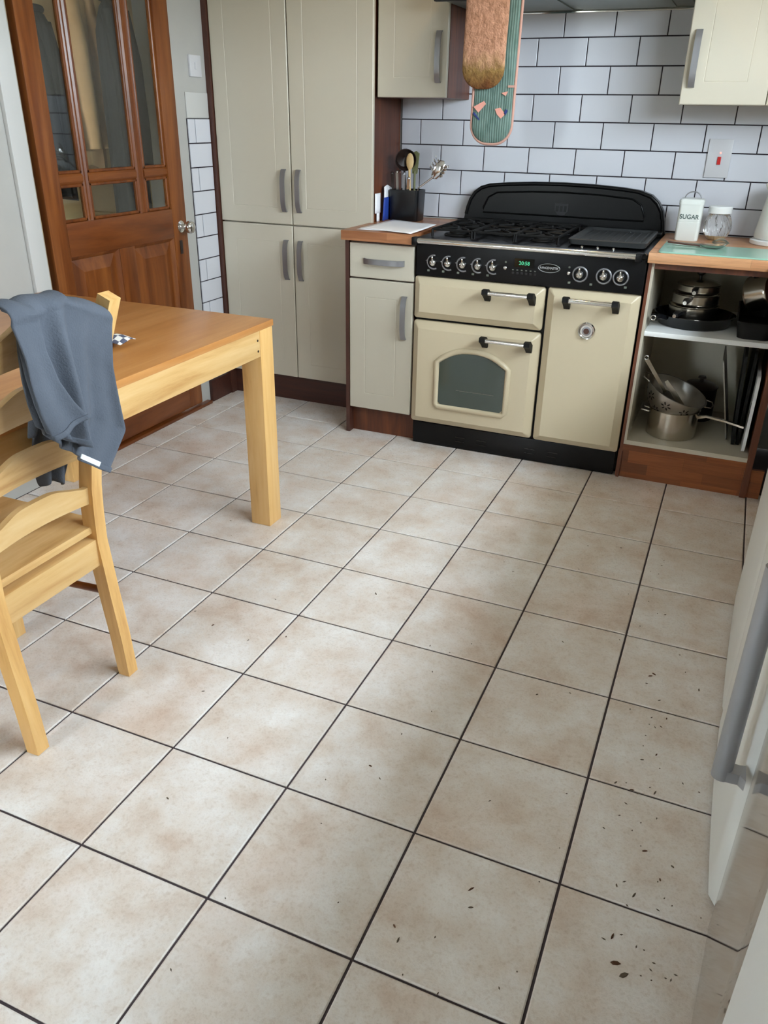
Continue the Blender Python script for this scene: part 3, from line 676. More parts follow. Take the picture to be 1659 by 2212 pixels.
ld = thing('pan_lid', 'domed steel lid with black knob on the top saucepan', 'lid', (.282, 2.97, ZS+.158))
obj('lid_dome', B().lathe([(.081, 0), (.083, .002), (.078, .006), (.05, .014), (.02, .018), (.0001, .019)], (.282, 2.97, ZS+.1553), 32), 'steel', ld, 40)
obj('knob', B().lathe([(.006, 0), (.006, .012), (.016, .020), (.017, .028), (.010, .034), (.0001, .035)], (.282, 2.97, ZS+.1738), 18), 'plastic_black', ld, 40)
# second pot lying on its side on a black roasting tin
rt = thing('roasting_tin', 'deep black roasting tin on the cupboard shelf beside the frying pan', 'baking tin', (.50, 2.95, ZS))
def rtr(i, z): return [(a, c, z) for a, c in rr(.443+i, .584-i, 2.75+i, 3.2-i, .03, 4)]
obj('tin_body', B().loops([rtr(.012, ZS), rtr(.004, ZS+.06), rtr(0, ZS+.064), rtr(.006, ZS+.064), rtr(.016, ZS+.006)]), 'black_matt', rt, 30)
tp = thing('milk_pan', 'steel pan tipped on its side on the black roasting tin', 'saucepan', (.50, 2.93, ZS+.066))
M = Matrix.Translation((.515, 2.95, ZS+.142)) @ Matrix.Rotation(-.5, 4, 'Z') @ Matrix.Rotation(-1.9, 4, 'Y') @ Matrix.Translation((0, 0, -.045))
obj('pan_body', B().lathe(pot_body(.066, .085), (0, 0, 0), 32).xf(M), 'steel', tp, 40)
b = B(); b.sweep([(.064, 0, .06), (.075, 0, .064), (.088, 0, .06)], (0, 1, 0), .02, .012); obj('handle', b.xf(M), 'plastic_black', tp, 40)
# lower level: saucepan, colander, utensils, trays
sc_ = thing('saucepan', 'large steel saucepan with long handle on the cupboard floor', 'saucepan', (.268, 2.865, ZB))
SPX, SPY, SPR = .279, 2.87, .098
obj('pan_body', B().lathe(pot_body(SPR, .118, .003, 1.02), (SPX, SPY, ZB), 44), 'steel', sc_, 40)
b = B(); b.sweep([(SPX+SPR-.002, SPY-.01, ZB+.092), (SPX+SPR+.03, SPY-.025, ZB+.104), (SPX+SPR+.10, SPY-.045, ZB+.103), (SPX+SPR+.175, SPY-.065, ZB+.094)], (0, 1, 0), [.02, .014, .018, .02], [.012, .007, .007, .008])
obj('handle', b, 'steel', sc_, 40)
obj('helper_handle', B().tube([(SPX-SPR+.002, SPY-.03, ZB+.095), (SPX-SPR-.028, SPY-.03, ZB+.10), (SPX-SPR-.028, SPY+.02, ZB+.10), (SPX-SPR+.002, SPY+.02, ZB+.095)], .005, 8), 'steel', sc_, 60)
cl = thing('colander', 'steel colander with flower-shaped hole pattern tilted on the large saucepan', 'colander', (SPX, SPY, ZB+.10))
CC = Vector((SPX, SPY, ZB+.119+.0705)); CM = Matrix.Translation(CC) @ Matrix.Rotation(.10, 4, 'X') @ Matrix.Rotation(.34, 4, 'Y') @ Matrix.Scale(1.08, 4) @ Matrix.Translation((0, 0, -.1079))
def cprof(t): th = .2712+(PI/2-.2712)*t; return (.112*math.sin(th), .112*(math.cos(.2712)-math.cos(th)))
prof = [(.0001, 0.0)] + [cprof(k/10) for k in range(11)] + [(.118, .108), (.118, .110), (.110, .1095)] + [(cprof(k/10)[0]-.002, cprof(k/10)[1]+.0015) for k in range(9, -1, -1)] + [(.0001, .002)]
obj('bowl', B().lathe(prof, (0, 0, 0), 44).xf(CM), 'steel_dull', cl, 50)
b = B()
for f in range(9):      # hole rosettes punched round the wall
    a0 = 2*PI*f/9
    for row in (.46, .76):
        a1 = a0 + (PI/9 if row > .6 else 0)
        for q in range(6):
            tt = row+.085*math.sin(q*PI/3); aa = a1+.13*math.cos(q*PI/3)
            r, h = cprof(tt); r2, h2 = cprof(tt+.02); nrm = Vector((h2-h, 0, -(r2-r))).normalized()
            dvec = Vector((math.cos(aa), math.sin(aa), 0)); c = dvec*(r+.0006*nrm.x) + Vector((0, 0, h+.0006*nrm.z))
            nn = Vector((dvec.x*nrm.x, dvec.y*nrm.x, nrm.z)); tv = Vector((-dvec.y, dvec.x, 0)); uv = nn.cross(tv)
            ang = q*PI/3; e1 = tv*math.cos(ang)+uv*math.sin(ang); e2 = nn.cross(e1)
            b.face([b.bm.verts.new(c+e1*.0075*math.cos(k*PI/3)+e2*.003*math.sin(k*PI/3)) for k in range(6)])
ho = obj('hole_pattern', b.xf(CM), 'black_matt', cl); ho['kind'] = 'stuff'
for s_ in (-1, 1):
    obj('loop_handle', B().tube([(s_*.112, -.035, .107), (s_*.136, -.028, .112), (s_*.141, 0, .113), (s_*.136, .028, .112), (s_*.112, .035, .107)], .003, 8).xf(CM), 'steel', cl, 60)
u1 = thing('fish_slice', 'steel spatula leaning inside the colander', 'utensil', (.25, 2.87, ZB+.16))
pA, pB = Vector((.140, 2.815, .487)), Vector((.300, 2.858, .256))
dd = (pB-pA); sd = dd.cross(pB-CAM).normalized()      # the flat of the blade faces the room
b = B(); b.sweep([pA, pA+dd*.3, pA+dd*.58], sd, [.016, .014, .012], .004); obj('shaft', b, 'steel', u1, 40)
b = B(); b.sweep([pA+dd*.55, pA+dd*.60, pA+dd*1.0], sd, [.016, .032, .034], .003); obj('blade', b, 'chrome', u1, 40)
obj('hanging_loop', B().tube([pA+Vector((-.001+.008*math.cos(q), -.002, .006+.008*math.sin(q))) for q in [2*PI*k/10 for k in range(10)]], .0025, 6, True), 'chrome', u1)
u2 = thing('serving_knife', 'broad steel cake server lying in the colander beside the spatula', 'utensil', (.31, 2.9, ZB+.15))
b = B(); b.sweep([(.226, 2.884, .388), (.27, 2.886, .330), (.322, 2.888, .262)], sd, [.014, .026, .028], .003); obj('blade', b, 'steel', u2, 40)
# upright trays and boards at the right
def slab(name, label, cat, x0, xt, y0, y1, z0, z1, th, mat, g=None):
    b = B(); poly = rr(y0, y1, z0, z1, .015, 4)
    R = []
    for t in (0, th): R.append([(x0+t+(xt-x0)*(c-z0)/(z1-z0), a, c) for a, c in poly])
    return tag(obj(name, b.loops(R), mat), label, cat, g)
slab('baking_sheet', 'thin grey baking sheet leaning upright in the open cupboard', 'baking sheet', .498, .425, 2.885, 3.15, ZB, .50, .005, 'steel_dull')
slab('baking_tray', 'tall black baking tray standing upright beside the baking sheet', 'baking tray', .520, .500, 2.836, 3.2, ZB, .545, .012, 'black_matt')
slab('baking_tray', 'dark oven tray standing upright against the chopping board', 'baking tray', .538, .535, 2.842, 3.24, ZB, .56, .012, 'black_enamel')
cb_ = thing('chopping_board', 'white plastic chopping board with a slot handle standing in the cupboard', 'chopping board', (.57, 2.95, ZB))
b = B(); b.loops([[(x, a, c) for a, c in rr(2.76, 3.1, ZB, .48, .03, 5)] for x in (.560, .572)]); obj('board', b, 'white_gloss', cb_)
bx('slot', 'black_matt', cb_, .5585, .5605, 2.775, 2.790, .27, .37, bev=.0005)
sl = thing('lidded_pot', 'small dark lidded pot at the back of the cupboard behind the colander', 'pot', (.36, 3.14, ZB))
obj('pot_body', B().lathe(pot_body(.07, .145), (.36, 3.14, ZB), 28), 'black_matt', sl, 40)
obj('pot_lid', B().lathe([(.072, 0), (.06, .012), (.02, .018), (.008, .02), (.008, .03), (.018, .036), (.014, .044), (.0001, .045)], (.36, 3.14, ZB+.146), 28), 'dark_utensil', sl, 40)

# ------------------------------------------------------------------ things on the worktops
ZW = .917
gb = thing('glass_board', 'pale green glass worktop saver on the light worktop', 'glass board', (.36, 2.83, ZW))
obj('sheet', B().loops([[(a, c, z) for a, c in rr(.128, .64, 2.690, 2.955, .015, 4)] for z in (ZW+.0005, ZW+.0055)]), 'glass_green', gb)
sg = thing('sugar_tin', 'white enamel tin lettered SUGAR beside the range', 'tin', (.193, 3.13, ZW))
def tring(i, z, r=.014): return [(a, c, z) for a, c in rr(.147+i, .238-i, 3.085+i, 3.176-i, r, 5)]
obj('tin_body', B().loops([tring(.002, ZW), tring(0, ZW+.003), tring(0, ZW+.072), tring(.0012, ZW+.0735), tring(0, ZW+.075), tring(0, ZW+.138)]), 'enamel_white', sg, 35)
ldd = obj('tin_lid', B().loops([tring(-.002, ZW+.138), tring(-.002, ZW+.152), tring(.002, ZW+.158), tring(.012, ZW+.160, .008)]), 'enamel_white', sg, 35)
obj('lid_handle', B().tube([(.1925+.031*math.cos(q), 3.13, ZW+.158+.026*math.sin(q)) for q in [PI*k/14 for k in range(15)]], .0022, 8), 'satin_grey', ldd, 60)
text('lettering', 'SUGAR', .0245, 'lettering', sg, (.1925, 3.0844, ZW+.092), FRONT, sx=.95)
jr = thing('glass_jar', 'swirled clear glass jar with a white lid behind the ladle', 'jar', (.302, 3.19, ZW))
n = 48; rings = []
for j in range(18):
    t = j/17; z = ZW+.001+.108*t; r = .030+.024*math.sin(PI*min(1, t*1.02))**.8
    rings.append([(.302+(r+.0022*math.sin(12*a+t*7))*math.cos(a), 3.19+(r+.0022*math.sin(12*a+t*7))*math.sin(a), z) for a in [2*PI*k/n for k in range(n)]])
obj('jar_body', B().loops(rings), 'jar_glass', jr, 60)
obj('contents', B().lathe([(.0001, .004), (.026, .004), (.032, .014), (.033, .02), (.0001, .022)], (.302, 3.19, ZW), 24), 'spoon_wood', jr)
obj('jar_lid', B().lathe([(.042, .102), (.046, .104), (.046, .127), (.043, .131), (.0001, .132)], (.302, 3.19, ZW), 36), 'white_gloss', jr, 35)
kt = thing('kettle', 'tapered white electric kettle on a round base on the worktop', 'kettle', (.545, 3.17, ZW))
KX, KY = .545, 3.165
obj('power_base', B().lathe([(.108, 0), (.112, .004), (.112, .016), (.104, .02), (.0001, .021)], (KX, KY, ZW), 44), 'white_gloss', kt, 35)
obj('kettle_body', B().lathe([(.098, .022), (.101, .028), (.099, .05), (.085, .15), (.074, .21), (.070, .225), (.060, .238), (.0001, .243)], (KX, KY, ZW), 44), 'enamel_white', kt, 50)
obj('kettle_handle', B().tube([(KX+.07, KY-.03, ZW+.22), (KX+.12, KY-.05, ZW+.22), (KX+.135, KY-.055, ZW+.15), (KX+.125, KY-.05, ZW+.07), (KX+.09, KY-.04, ZW+.06)], .012, 10), 'white_gloss', kt, 60)
obj('spout', B().tube([(KX-.055, KY+.02, ZW+.19), (KX-.085, KY+.03, ZW+.225)], [.022, .012], 12), 'enamel_white', kt, 60)
obj('kettle_lid_knob', B().lathe([(.01, .24), (.012, .252), (.0001, .256)], (KX, KY, ZW), 16), 'white_gloss', kt)
la = thing('ladle', 'metal serving spoon with dark handle lying on the glass board', 'utensil', (.23, 2.87, ZW+.006))
b = B(); b.sweep([(.140, 2.895, ZW+.016), (.20, 2.88, ZW+.014), (.262, 2.865, ZW+.013)], (0, 1, 0), [.010, .013, .011], .006); obj('handle', b, 'brown_panel', la, 40)
obj('spoon_bowl', B().lathe([(.0001, 0), (.5, .02), (.85, .2), (1, .55), (.95, .56), (.8, .25), (.0001, .08)], (0, 0, 0), 24).xf(Matrix.Translation((.305, 2.862, ZW+.007)) @ Matrix.Diagonal((.046, .028, .022, 1))), 'steel_dull', la, 50)
obj('handle_tip', B().tube([(.136, 2.897, ZW+.016), (.148, 2.893, ZW+.016)], .005, 8), 'chrome', la)
l2 = thing('whisk', 'second metal utensil lying behind the serving spoon on the glass board', 'utensil', (.3, 2.92, ZW+.006))
b = B(); b.tube([(.165, 2.928, ZW+.011), (.30, 2.922, ZW+.011)], .003, 8)
for k in range(5):
    a = PI*k/5; b.tube([(.30+.055*math.sin(PI*q/10)**.5*(1 if 0 < q < 10 else 0)*0 + .30*0 + .062*(1-abs(2*q/10-1)), 2.922+.018*math.cos(a)*math.sin(2*PI*q/10)*1.0, ZW+.022+.016*math.sin(a)*math.sin(2*PI*q/10)) for q in range(11)], .0012, 5)
obj('whisk_wires', b, 'steel_dull', l2, 60)
# cooker switch
sw = thing('cooker_switch', 'white cooker switch plate with red rocker on the tiled wall', 'switch', (.26, YB-.01, 1.15))
bx('plate', 'switch_white', sw, .208, .300, YB-.018, YB-.0085, 1.146, 1.292, bev=.002)
bx('rocker', 'red_plastic', sw, .2495, .2635, YB-.0225, YB-.018, 1.196, 1.226, bev=.001)
obj('indicator', B().lathe([(.0035, 0), (.0035, -.002), (.0001, -.003)], (.258, YB-.018, 1.240), 12, 'y'), 'neon_red', sw)
s2 = thing('light_switch', 'white light switch plate beside the tall cupboard', 'switch', (XL, 2.89, 1.5))
bx('plate', 'switch_white', s2, XL+.0005, XL+.010, 2.846, 2.932, 1.50, 1.586, bev=.002); bx('rocker', 'switch_white', s2, XL+.010, XL+.014, 2.881, 2.897, 1.53, 1.556, bev=.001)
# utensil holder with utensils
uh = thing('utensil_holder', 'black utensil holder on the short worktop by the tall cupboard', 'holder', (-1.065, 3.17, .918))
def ur(i, z): return [(a, c, z) for a, c in rr(-1.138+i, -.992-i, 3.115+i, 3.225-i, .016, 4)]
obj('holder_body', B().loops([ur(.006, .918), ur(.004, .922), ur(0, 1.052), ur(.004, 1.053), ur(.009, .926)]), 'plastic_black', uh, 35)
def utensil(name, label, mat, base, top, r, head=None, hm=None, mid=()):
    t = thing(name, label, 'utensil', base, 'utensils in the black holder')
    obj('shaft', B().tube([base, *mid, top], r, 8), mat, t, 60)
    if head: obj('head', head, hm or mat, t, 50)
    return t
def spoonhead(c, rx, ry, rz, tilt): return B().lathe([(.0001, -1), (.5, -.86), (.87, -.5), (1, 0), (.87, .5), (.5, .86), (.0001, 1)], (0, 0, 0), 20).xf(Matrix.Translation(c) @ Matrix.Rotation(tilt, 4, 'Y') @ Matrix.Diagonal((rx, ry, rz, 1)))
zb = .928
hd_ = B(); hd_.lathe([(.0001, 0), (.02, .003), (.034, .016), (.039, .036), (.037, .036), (.03, .016), (.0001, .006)], (0, 0, 0), 24).xf(Matrix.Translation((-1.088, 3.18, 1.190)) @ Matrix.Rotation(1.9, 4, 'X') @ Matrix.Rotation(.5, 4, 'Y') @ Matrix.Scale(1.25, 4))
utensil('ladle', 'dark ladle with round bowl standing highest in the black holder', 'dark_utensil', (-1.06, 3.18, zb), (-1.092, 3.18, 1.17), .005, hd_)
b = B(); b.prism([(-1.052, 1.12), (-1.028, 1.12), (-1.02, 1.205), (-1.035, 1.215), (-1.056, 1.205)], 'xz', 3.19, 3.197)
utensil('spatula', 'olive green spatula at the back of the black holder', 'olive_utensil', (-1.04, 3.19, zb), (-1.04, 3.193, 1.13), .0055, b)
utensil('wooden_spoon', 'pale wooden spoon in the black holder', 'spoon_wood', (-1.045, 3.16, zb), (-1.052, 3.155, 1.14), .006, spoonhead((-1.050, 3.154, 1.172), .019, .007, .036, 0))
c0 = ony(944, 372, 3.165); ax = Vector((.55, 0, .83)); rt_ = Vector((.83, 0, -.55))
b = B(); b.lathe([(.0001, -1), (.6, -.8), (1, 0), (.7, .8), (.0001, 1)], (0, 0, 0), 16).xf(Matrix.Translation(c0+ax*.012) @ Matrix.Rotation(.58, 4, 'Y') @ Matrix.Diagonal((.026, .010, .046, 1)))
for k in range(8):
    s_ = (-1 if k % 2 else 1); q = k//2
    b.sweep([c0+ax*(.016*q-.01), c0+ax*(.016*q-.004)+rt_*s_*.024+Vector((0, -.004, 0)), c0+ax*(.016*q+.008)+rt_*s_*.036+Vector((0, -.026, 0))], (0, 0, 1), .010, .004)
utensil('pasta_server', 'shiny toothed steel pasta server leaning out of the black holder', 'chrome', (-1.021, 3.168, zb), tuple(c0-ax*.02), .0045, b, mid=((-1.008, 3.165, 1.062),))
for k, (x, y, tx, tz, lab, mt) in enumerate(((-1.12, 3.14, -1.128, 1.118, 'dark handled knife nearest the tall cupboard in the black holder', 'dark_utensil'), (-1.105, 3.15, -1.108, 1.124, 'dark steel fork standing between knife and ladle', 'steel_dull'), (-1.088, 3.145, -1.092, 1.122, 'brown handled peeler in front of the ladle', 'brown_panel'), (-1.072, 3.14, -1.070, 1.118, 'grey steel tongs beside the wooden spoon', 'satin_grey'), (-1.058, 3.135, -1.044, 1.10, 'bright steel spoon handle in front of the wooden spoon', 'chrome'))):
    b = B(); b.sweep([(x, y, zb), ((x+tx)/2, y, 1.03), (tx, y-.006, tz)], (1, 0, 0), [.008, .009, .014], [.004, .005, .006])
    t = thing('kitchen_tool', lab, 'utensil', (x, y, zb), 'utensils in the black holder'); obj('shaft', b, mt, t, 50)
    obj('end_cap', B().lathe([(.0075, 0), (.0075, .006), (.004, .009), (.0001, .009)], (tx, y-.006, tz), 10), mt, t, 50)
# packets leaning beside the holder, papers on the worktop
pk = thing('paper_packet', 'crumpled white and blue packet leaning beside the black utensil holder', 'packet', (-1.147, 3.13, .918))
b = B(); b.grid(lambda u, v: (-1.155+.010*math.sin(v*2)+.002*math.sin(u*9), 3.085+u*.10, .919+v*.145+.008*math.sin(u*5)), 8, 8); obj('wrapper', b, 'paper', pk, 60, solid=.003)
b = B(); b.grid(lambda u, v: (-1.1475+.006*v, 3.075+u*.09, .919+v*.10), 4, 4); obj('blue_side', b, 'blue_print', pk, 60, solid=.003)
pk2 = thing('paper_packet', 'flat white paper sleeve propped against the tall cupboard side', 'packet', (-1.16, 3.06, .918))
b = B(); b.grid(lambda u, v: (-1.1585+.004*math.sin(u*3), 3.01+u*.06, .955+v*.085), 5, 5); b.grid(lambda u, v: (-1.1585+.004*math.sin(u*3), 3.03+u*.03, .919+v*.037), 3, 3); obj('sleeve', b, 'paper', pk2, 60, solid=.002)
for k, (pts, zz, lab) in enumerate(((((770, 495), (850, 474), (940, 487), (878, 502)), .920, 'white printed letter sheet lying lowest on the short worktop'), (((778, 492), (858, 472), (943, 488), (884, 506)), .9225, 'curled white paper sheet lying on top of the letter sheet'))):
    P4 = [onz(p[0], p[1], zz) for p in pts]
    for q in P4: q.y = min(max(q.y, 2.684), 3.112)
    def pf(u, v, P4=P4, zz=zz, k=k):
        a = P4[0].lerp(P4[1], u); c = P4[3].lerp(P4[2], u); p = a.lerp(c, v)
        return (p.x, p.y, zz + .006*k*(u*v)**2 + .002*k*math.sin(u*7)*math.sin(v*6)**2)
    tag(obj('paper_sheet', B().grid(pf, 10, 10), 'paper', smooth=60, solid=.0008), lab, 'paper')

# ------------------------------------------------------------------ double oven glove hanging from the hood
og = thing('oven_glove', 'pink terry and green striped double oven glove hanging from the hood', 'oven glove', (-.6, 2.81, 1.27))
def pad(cx, w, zt, zb_, y, th, lean):
    n = 10; out = []
    r = w*.42
    def row(z):
        if z < zb_+r: h = r-(z-zb_); return w/2 - r + math.sqrt(max(0, r*r-h*h))
        return w/2
    zs = [zb_+r*(1-math.cos(PI/2*k/9)) for k in range(10)] + [zb_+r+(zt-zb_-r)*k/14 for k in range(1, 15)]
    rings = []
    for z in zs:
        hw = max(row(z), .002); c = cx + lean*(z-zb_); ring = []
        for k in range(28):
            a = 2*PI*k/28; ca, sa = math.cos(a), math.sin(a)
            ring.append((c+hw*math.copysign(abs(ca)**.55, ca), y+th/2*math.copysign(abs(sa)**.7, sa)*(min(1, hw/w*2.2))+.003*math.sin(z*23), z))
        rings.append(ring)
    return B().loops(rings)
f1 = obj('front_pad', pad(-.617, .166, 1.80, 1.452, 2.785, .026, .006), 'terry_pink', og, 60)
f2 = obj('back_pad', pad(-.580, .160, 1.80, 1.266, 2.815, .022, .012), 'quilt_green', og, 60)
def binding(cx, w, zt, zb_, y, lean):
    r = w*.42; pts = [(cx-w/2+lean*(zt-zb_), y, zt)]
    for k in range(9): a = PI+PI/2*k/8; pts.append((cx-w/2+r+r*math.cos(a)+lean*.03, y, zb_+r+r*math.sin(a)))
    for k in range(9): a = 1.5*PI+PI/2*k/8; pts.append((cx+w/2-r+r*math.cos(a)+lean*.03, y, zb_+r+r*math.sin(a)))
    return pts+[(cx+w/2+lean*(zt-zb_), y, zt)]
obj('binding', B().tube(binding(-.580, .164, 1.80, 1.262, 2.815, .012), .0055, 8), 'binding_pink', f2, 60)
obj('seam_band', B().box(-.52, -.495, 2.800, 2.804, 1.458, 1.466), 'binding_pink', f2)
for pts, mt in ((((-.652, 1.392), (-.612, 1.412), (-.604, 1.402), (-.632, 1.372)), 'print_pink'), (((-.566, 1.385), (-.546, 1.390), (-.524, 1.368), (-.540, 1.352), (-.556, 1.366)), 'print_pink'), (((-.545, 1.44), (-.52, 1.445), (-.528, 1.43)), 'print_pink'), (((-.65, 1.374), (-.625, 1.348), (-.628, 1.345), (-.653, 1.368)), 'print_navy'), (((-.523, 1.385), (-.515, 1.38), (-.523, 1.364), (-.53, 1.37)), 'print_navy')):
    obj('printed_motif', B().prism(pts, 'xz', 2.8015, 2.806), mt, f2)

# ------------------------------------------------------------------ table
TX0, TX1, TY0, TY1, TZ = -1.985, -.985, .30, 1.782, .742
tb = thing('dining_table', 'honey coloured wooden dining table with square legs along the wall', 'table', (-1.48, 1.04, 0))
bx('tabletop', 'beech_top', tb, TX0, TX1, TY0, TY1, TZ-.022, TZ, bev=.003)
for x in (TX0+.002, TX1-.080):
    for y in (TY0+.004, TY1-.086): bx('leg', 'beech', tb, x, x+.078, y, y+.080, 0, TZ-.022, bev=.003)
bx('apron', 'beech_y', tb, TX1-.027, TX1-.003, TY0+.084, TY1-.086, TZ-.108, TZ-.022, bev=.002); bx('apron', 'beech_y', tb, TX0+.003, TX0+.027, TY0+.084, TY1-.086, TZ-.108, TZ-.022, bev=.002)
bx('apron', 'beech_y', tb, TX0+.08, TX1-.08, TY1-.03, TY1-.008, TZ-.108, TZ-.022, bev=.002); bx('apron', 'beech_y', tb, TX0+.08, TX1-.08, TY0+.008, TY0+.03, TZ-.108, TZ-.022, bev=.002)
for z in (.69, .655): obj('bolt_hole', B().cyl((TX1-.0032, TY1-.10, z), (TX1-.0022, TY1-.10, z), .004, n=10), 'dark_utensil', tb)
cc = onz(258, 746, TZ+.004)
tag(obj('dishcloth', B().grid(lambda u, v: (cc.x-.085+u*.11+.006*math.sin(v*5), cc.y-.04+v*.075+.015*u, TZ+.005+.028*math.sin(u*PI*.8)*(.5+.5*math.sin(v*PI))), 10, 8), 'check_cloth', smooth=60, solid=.002), 'crumpled white and blue checked cloth on the dining table', 'cloth')

# ------------------------------------------------------------------ chair (its back towards the room)
ch = thing('dining_chair', 'honey wooden ladder-back chair tucked under the table', 'chair', (-1.1, .64, 0))
def cx_(z):      # curved line of the back posts
    P = [(0, -.900), (.12, -.908), (.25, -.922), (.42, -.938), (.55, -.926), (.68, -.902), (.80, -.868), (.92, -.826), (1.02, -.785)]
    for (z0, x0), (z1, x1) in zip(P, P[1:]):
        if z <= z1: t = (z-z0)/(z1-z0); return x0+(x1-x0)*t
    return P[-1][1]
CY0, CY1 = .480, .802
zs = [0, .06, .12, .18, .25, .32, .40, .48, .55, .62, .68, .74, .80, .86, .92, .97, 1.008]
for y in (CY0, CY1):
    obj('back_leg', B().sweep([(cx_(z), y, z) for z in zs], (0, 1, 0), .034, [.040-.006*abs(z-.42)/.5 for z in zs]), 'beech', ch, 35)
def slat(z0, z1, crest, th=.016, y0=CY0+.012, y1=CY1-.012):
    n = 26; front = []
    ys = [y0+(y1-y0)*k/n for k in range(n+1)]
    def wave(t):
        a = abs(2*t-1); return crest*(1 if a < .25 else (math.cos((a-.25)/.62*PI)+1)/2 if a < .87 else 0) - crest*.25*math.exp(-((a-.9)/.07)**2)
    rings = []
    for k, y in enumerate(ys):
        zt = z1+wave(k/n); bow = -.018*(1-(2*k/n-1)**2)
        rings.append([(cx_(z0)+bow+th/2, y, z0), (cx_(zt)+bow+th/2, y, zt), (cx_(zt)+bow-th/2, y, zt), (cx_(z0)+bow-th/2, y, z0)])
    return obj('slat', B().loops(rings), 'beech_y', ch, 40)
slat(.505, .552, .020); slat(.632, .680, .024); slat(.775, .830, .024); slat(.905, .975, .030)
bx('back_rail', 'beech_y', ch, -.957, -.933+.012, CY0-.002, CY1+.0, .335, .408, bev=.002)
def sring(i, z): return [(a, c, z) for a, c in rr(-1.345+i, -.930-i, .452+i, .832-i, .03, 4)]
obj('seat', B().loops([sring(.006, .420), sring(0, .424), sring(0, .436), sring(.004, .440)]), 'beech_y', ch, 35)
for y in (.476, .808): bx('front_leg', 'beech', ch, -1.322, -1.286, y-.018, y+.018, 0, .42, bev=.002); bx('seat_rail', 'beech', ch, -1.29, -.95, y-.009, y+.009, .355, .42); obj('stretcher', B().cyl((-1.30, y, .22), (-.925, y, .245), .010, n=12), 'pine', ch, 40)
bx('seat_rail', 'beech_y', ch, -1.318, -1.298, .476, .808, .355, .42)

# towel over the chair back
tw = thing('towel', 'slate grey towel hanging over the chair back', 'towel', (-.80, .75, .55))
XT = -.772
def yz(px, py, x=XT): p = onx(px, py, x); return (p.y, p.z)
def edge(pts):
    def f(t):
        t *= len(pts)-1; i = min(int(t), len(pts)-2); q = t-i; q = q*q*(3-2*q)*.5+q*.5
        a, c = pts[i], pts[i+1]; return (a[0]+(c[0]-a[0])*q, a[1]+(c[1]-a[1])*q)
    return f
# layers hanging outside the posts; borders run from shoulder to hem
Lb = edge([yz(*p) for p in ((36, 700), (46, 760), (60, 820), (78, 880), (100, 936))])
Mb = edge([yz(*p) for p in ((150, 655), (158, 720), (172, 800), (184, 880), (190, 968))])
Nb = edge([yz(*p) for p in ((140, 655), (140, 720), (146, 800), (152, 880), (158, 977))])
Rb = edge([yz(*p) for p in ((243, 690), (250, 790), (264, 860), (279, 930), (240, 1022))])
Fl = edge([yz(*p) for p in ((14, 702), (34, 770), (44, 840), (60, 900), (80, 946))])
Fr = edge([yz(*p) for p in ((72, 688), (80, 760), (98, 820), (122, 862), (146, 893))])
def layer(A, C, fx): 
    def f(u, v):
        a, c = A(v), C(v); return (XT+fx(u, v), a[0]+(c[0]-a[0])*u, a[1]+(c[1]-a[1])*u)
    return f
front = layer(Lb, Mb, lambda u, v: .010*v + (.004+.020*v**.7)*math.sin(u*12.5+.5*v-1.2) + .006*v*math.sin(u*27+1) - .02*v*max(0, u-.9)*8)
rear = layer(Nb, Rb, lambda u, v: -.022*v**.6 + (.003+.014*v)*math.sin(u*6.5+.8*v) + .006*v*math.sin(u*17+2))
flap = layer(Fl, Fr, lambda u, v: .008+.034*v**.7+.010*u*v+.006*v*math.sin(u*7))
Lc = edge([yz(*p) for p in ((36, 700), (46, 760), (58, 820), (74, 875), (95, 925))])
rear_left = layer(Lc, Nb, lambda u, v: -.022*v**.6 + .008*v*math.sin(u*11))
def base(u, v): return rear_left(u/.5, v) if u < .5 else rear((u-.5)/.5, v)
def sm(t, a, c): t = min(1, max(0, (t-a)/(c-a))); return t*t*(3-2*t)
def arc(p, a, off): return (p[0]-.034*(1-math.cos(a)), p[1], p[2]+(.020+off)*math.sin(a))
def whole(u, v):     # inner side, over the rail, down the outer side
    top = base(u, 0)
    if v > .6: return base(u, (v-.6)/.4)
    s_ = 16*(1-v/.6)
    if s_ <= 6: x, y, z = arc(top, PI*s_/6, .006*math.sin(u*9))
    else:
        t = (s_-6)/10; drop = .29+.145*(sm(u, .12, .28)-sm(u, .82, .97)); z = top[2]-drop*t
        x = min(top[0]-.068-.02*t, cx_(max(z, .45))-.045)+.012*t*math.sin(u*21)
    wq = min(1, max(0, (s_-3)/6)); y = top[1]
    return (x, y+(.655+.14*u-y)*wq, z)
def wrap(f, off):
    def g(u, v):
        if v > .18: return f(u, (v-.18)/.82)
        p = f(u, 0); return arc((p[0]+off*(v/.18), p[1], p[2]), PI*(1-v/.18)*.85, off+.006*math.sin(u*5))
    return g
b = B(); b.grid(whole, 60, 72); b.grid(wrap(front, .006), 40, 44)
obj('cloth', b, 'towel_grey', tw, 70, solid=.006, sub=1)
obj('folded_corner', B().grid(wrap(flap, .013), 18, 32), 'towel_grey', tw, 70, solid=.006, sub=1)
def band(f, v0): return lambda u, v: tuple(Vector(f(u, v0+(1-v0)*v))+Vector((.0045, 0, 0)))
b = B(); b.grid(band(front, .945), 40, 3); b.grid(band(flap, .93), 18, 3); b.grid(band(rear, .96), 32, 3)
obj('hem', b, 'towel_grey', tw, 70, solid=.003)
pq = [onx(px, py, XT+.008) for px, py in ((176, 980), (217, 998), (213, 1008), (173, 990))]
obj('care_label', B().loops([[p for p in pq], [p+Vector((.002, 0, 0)) for p in pq]]), 'cloth_label', tw)

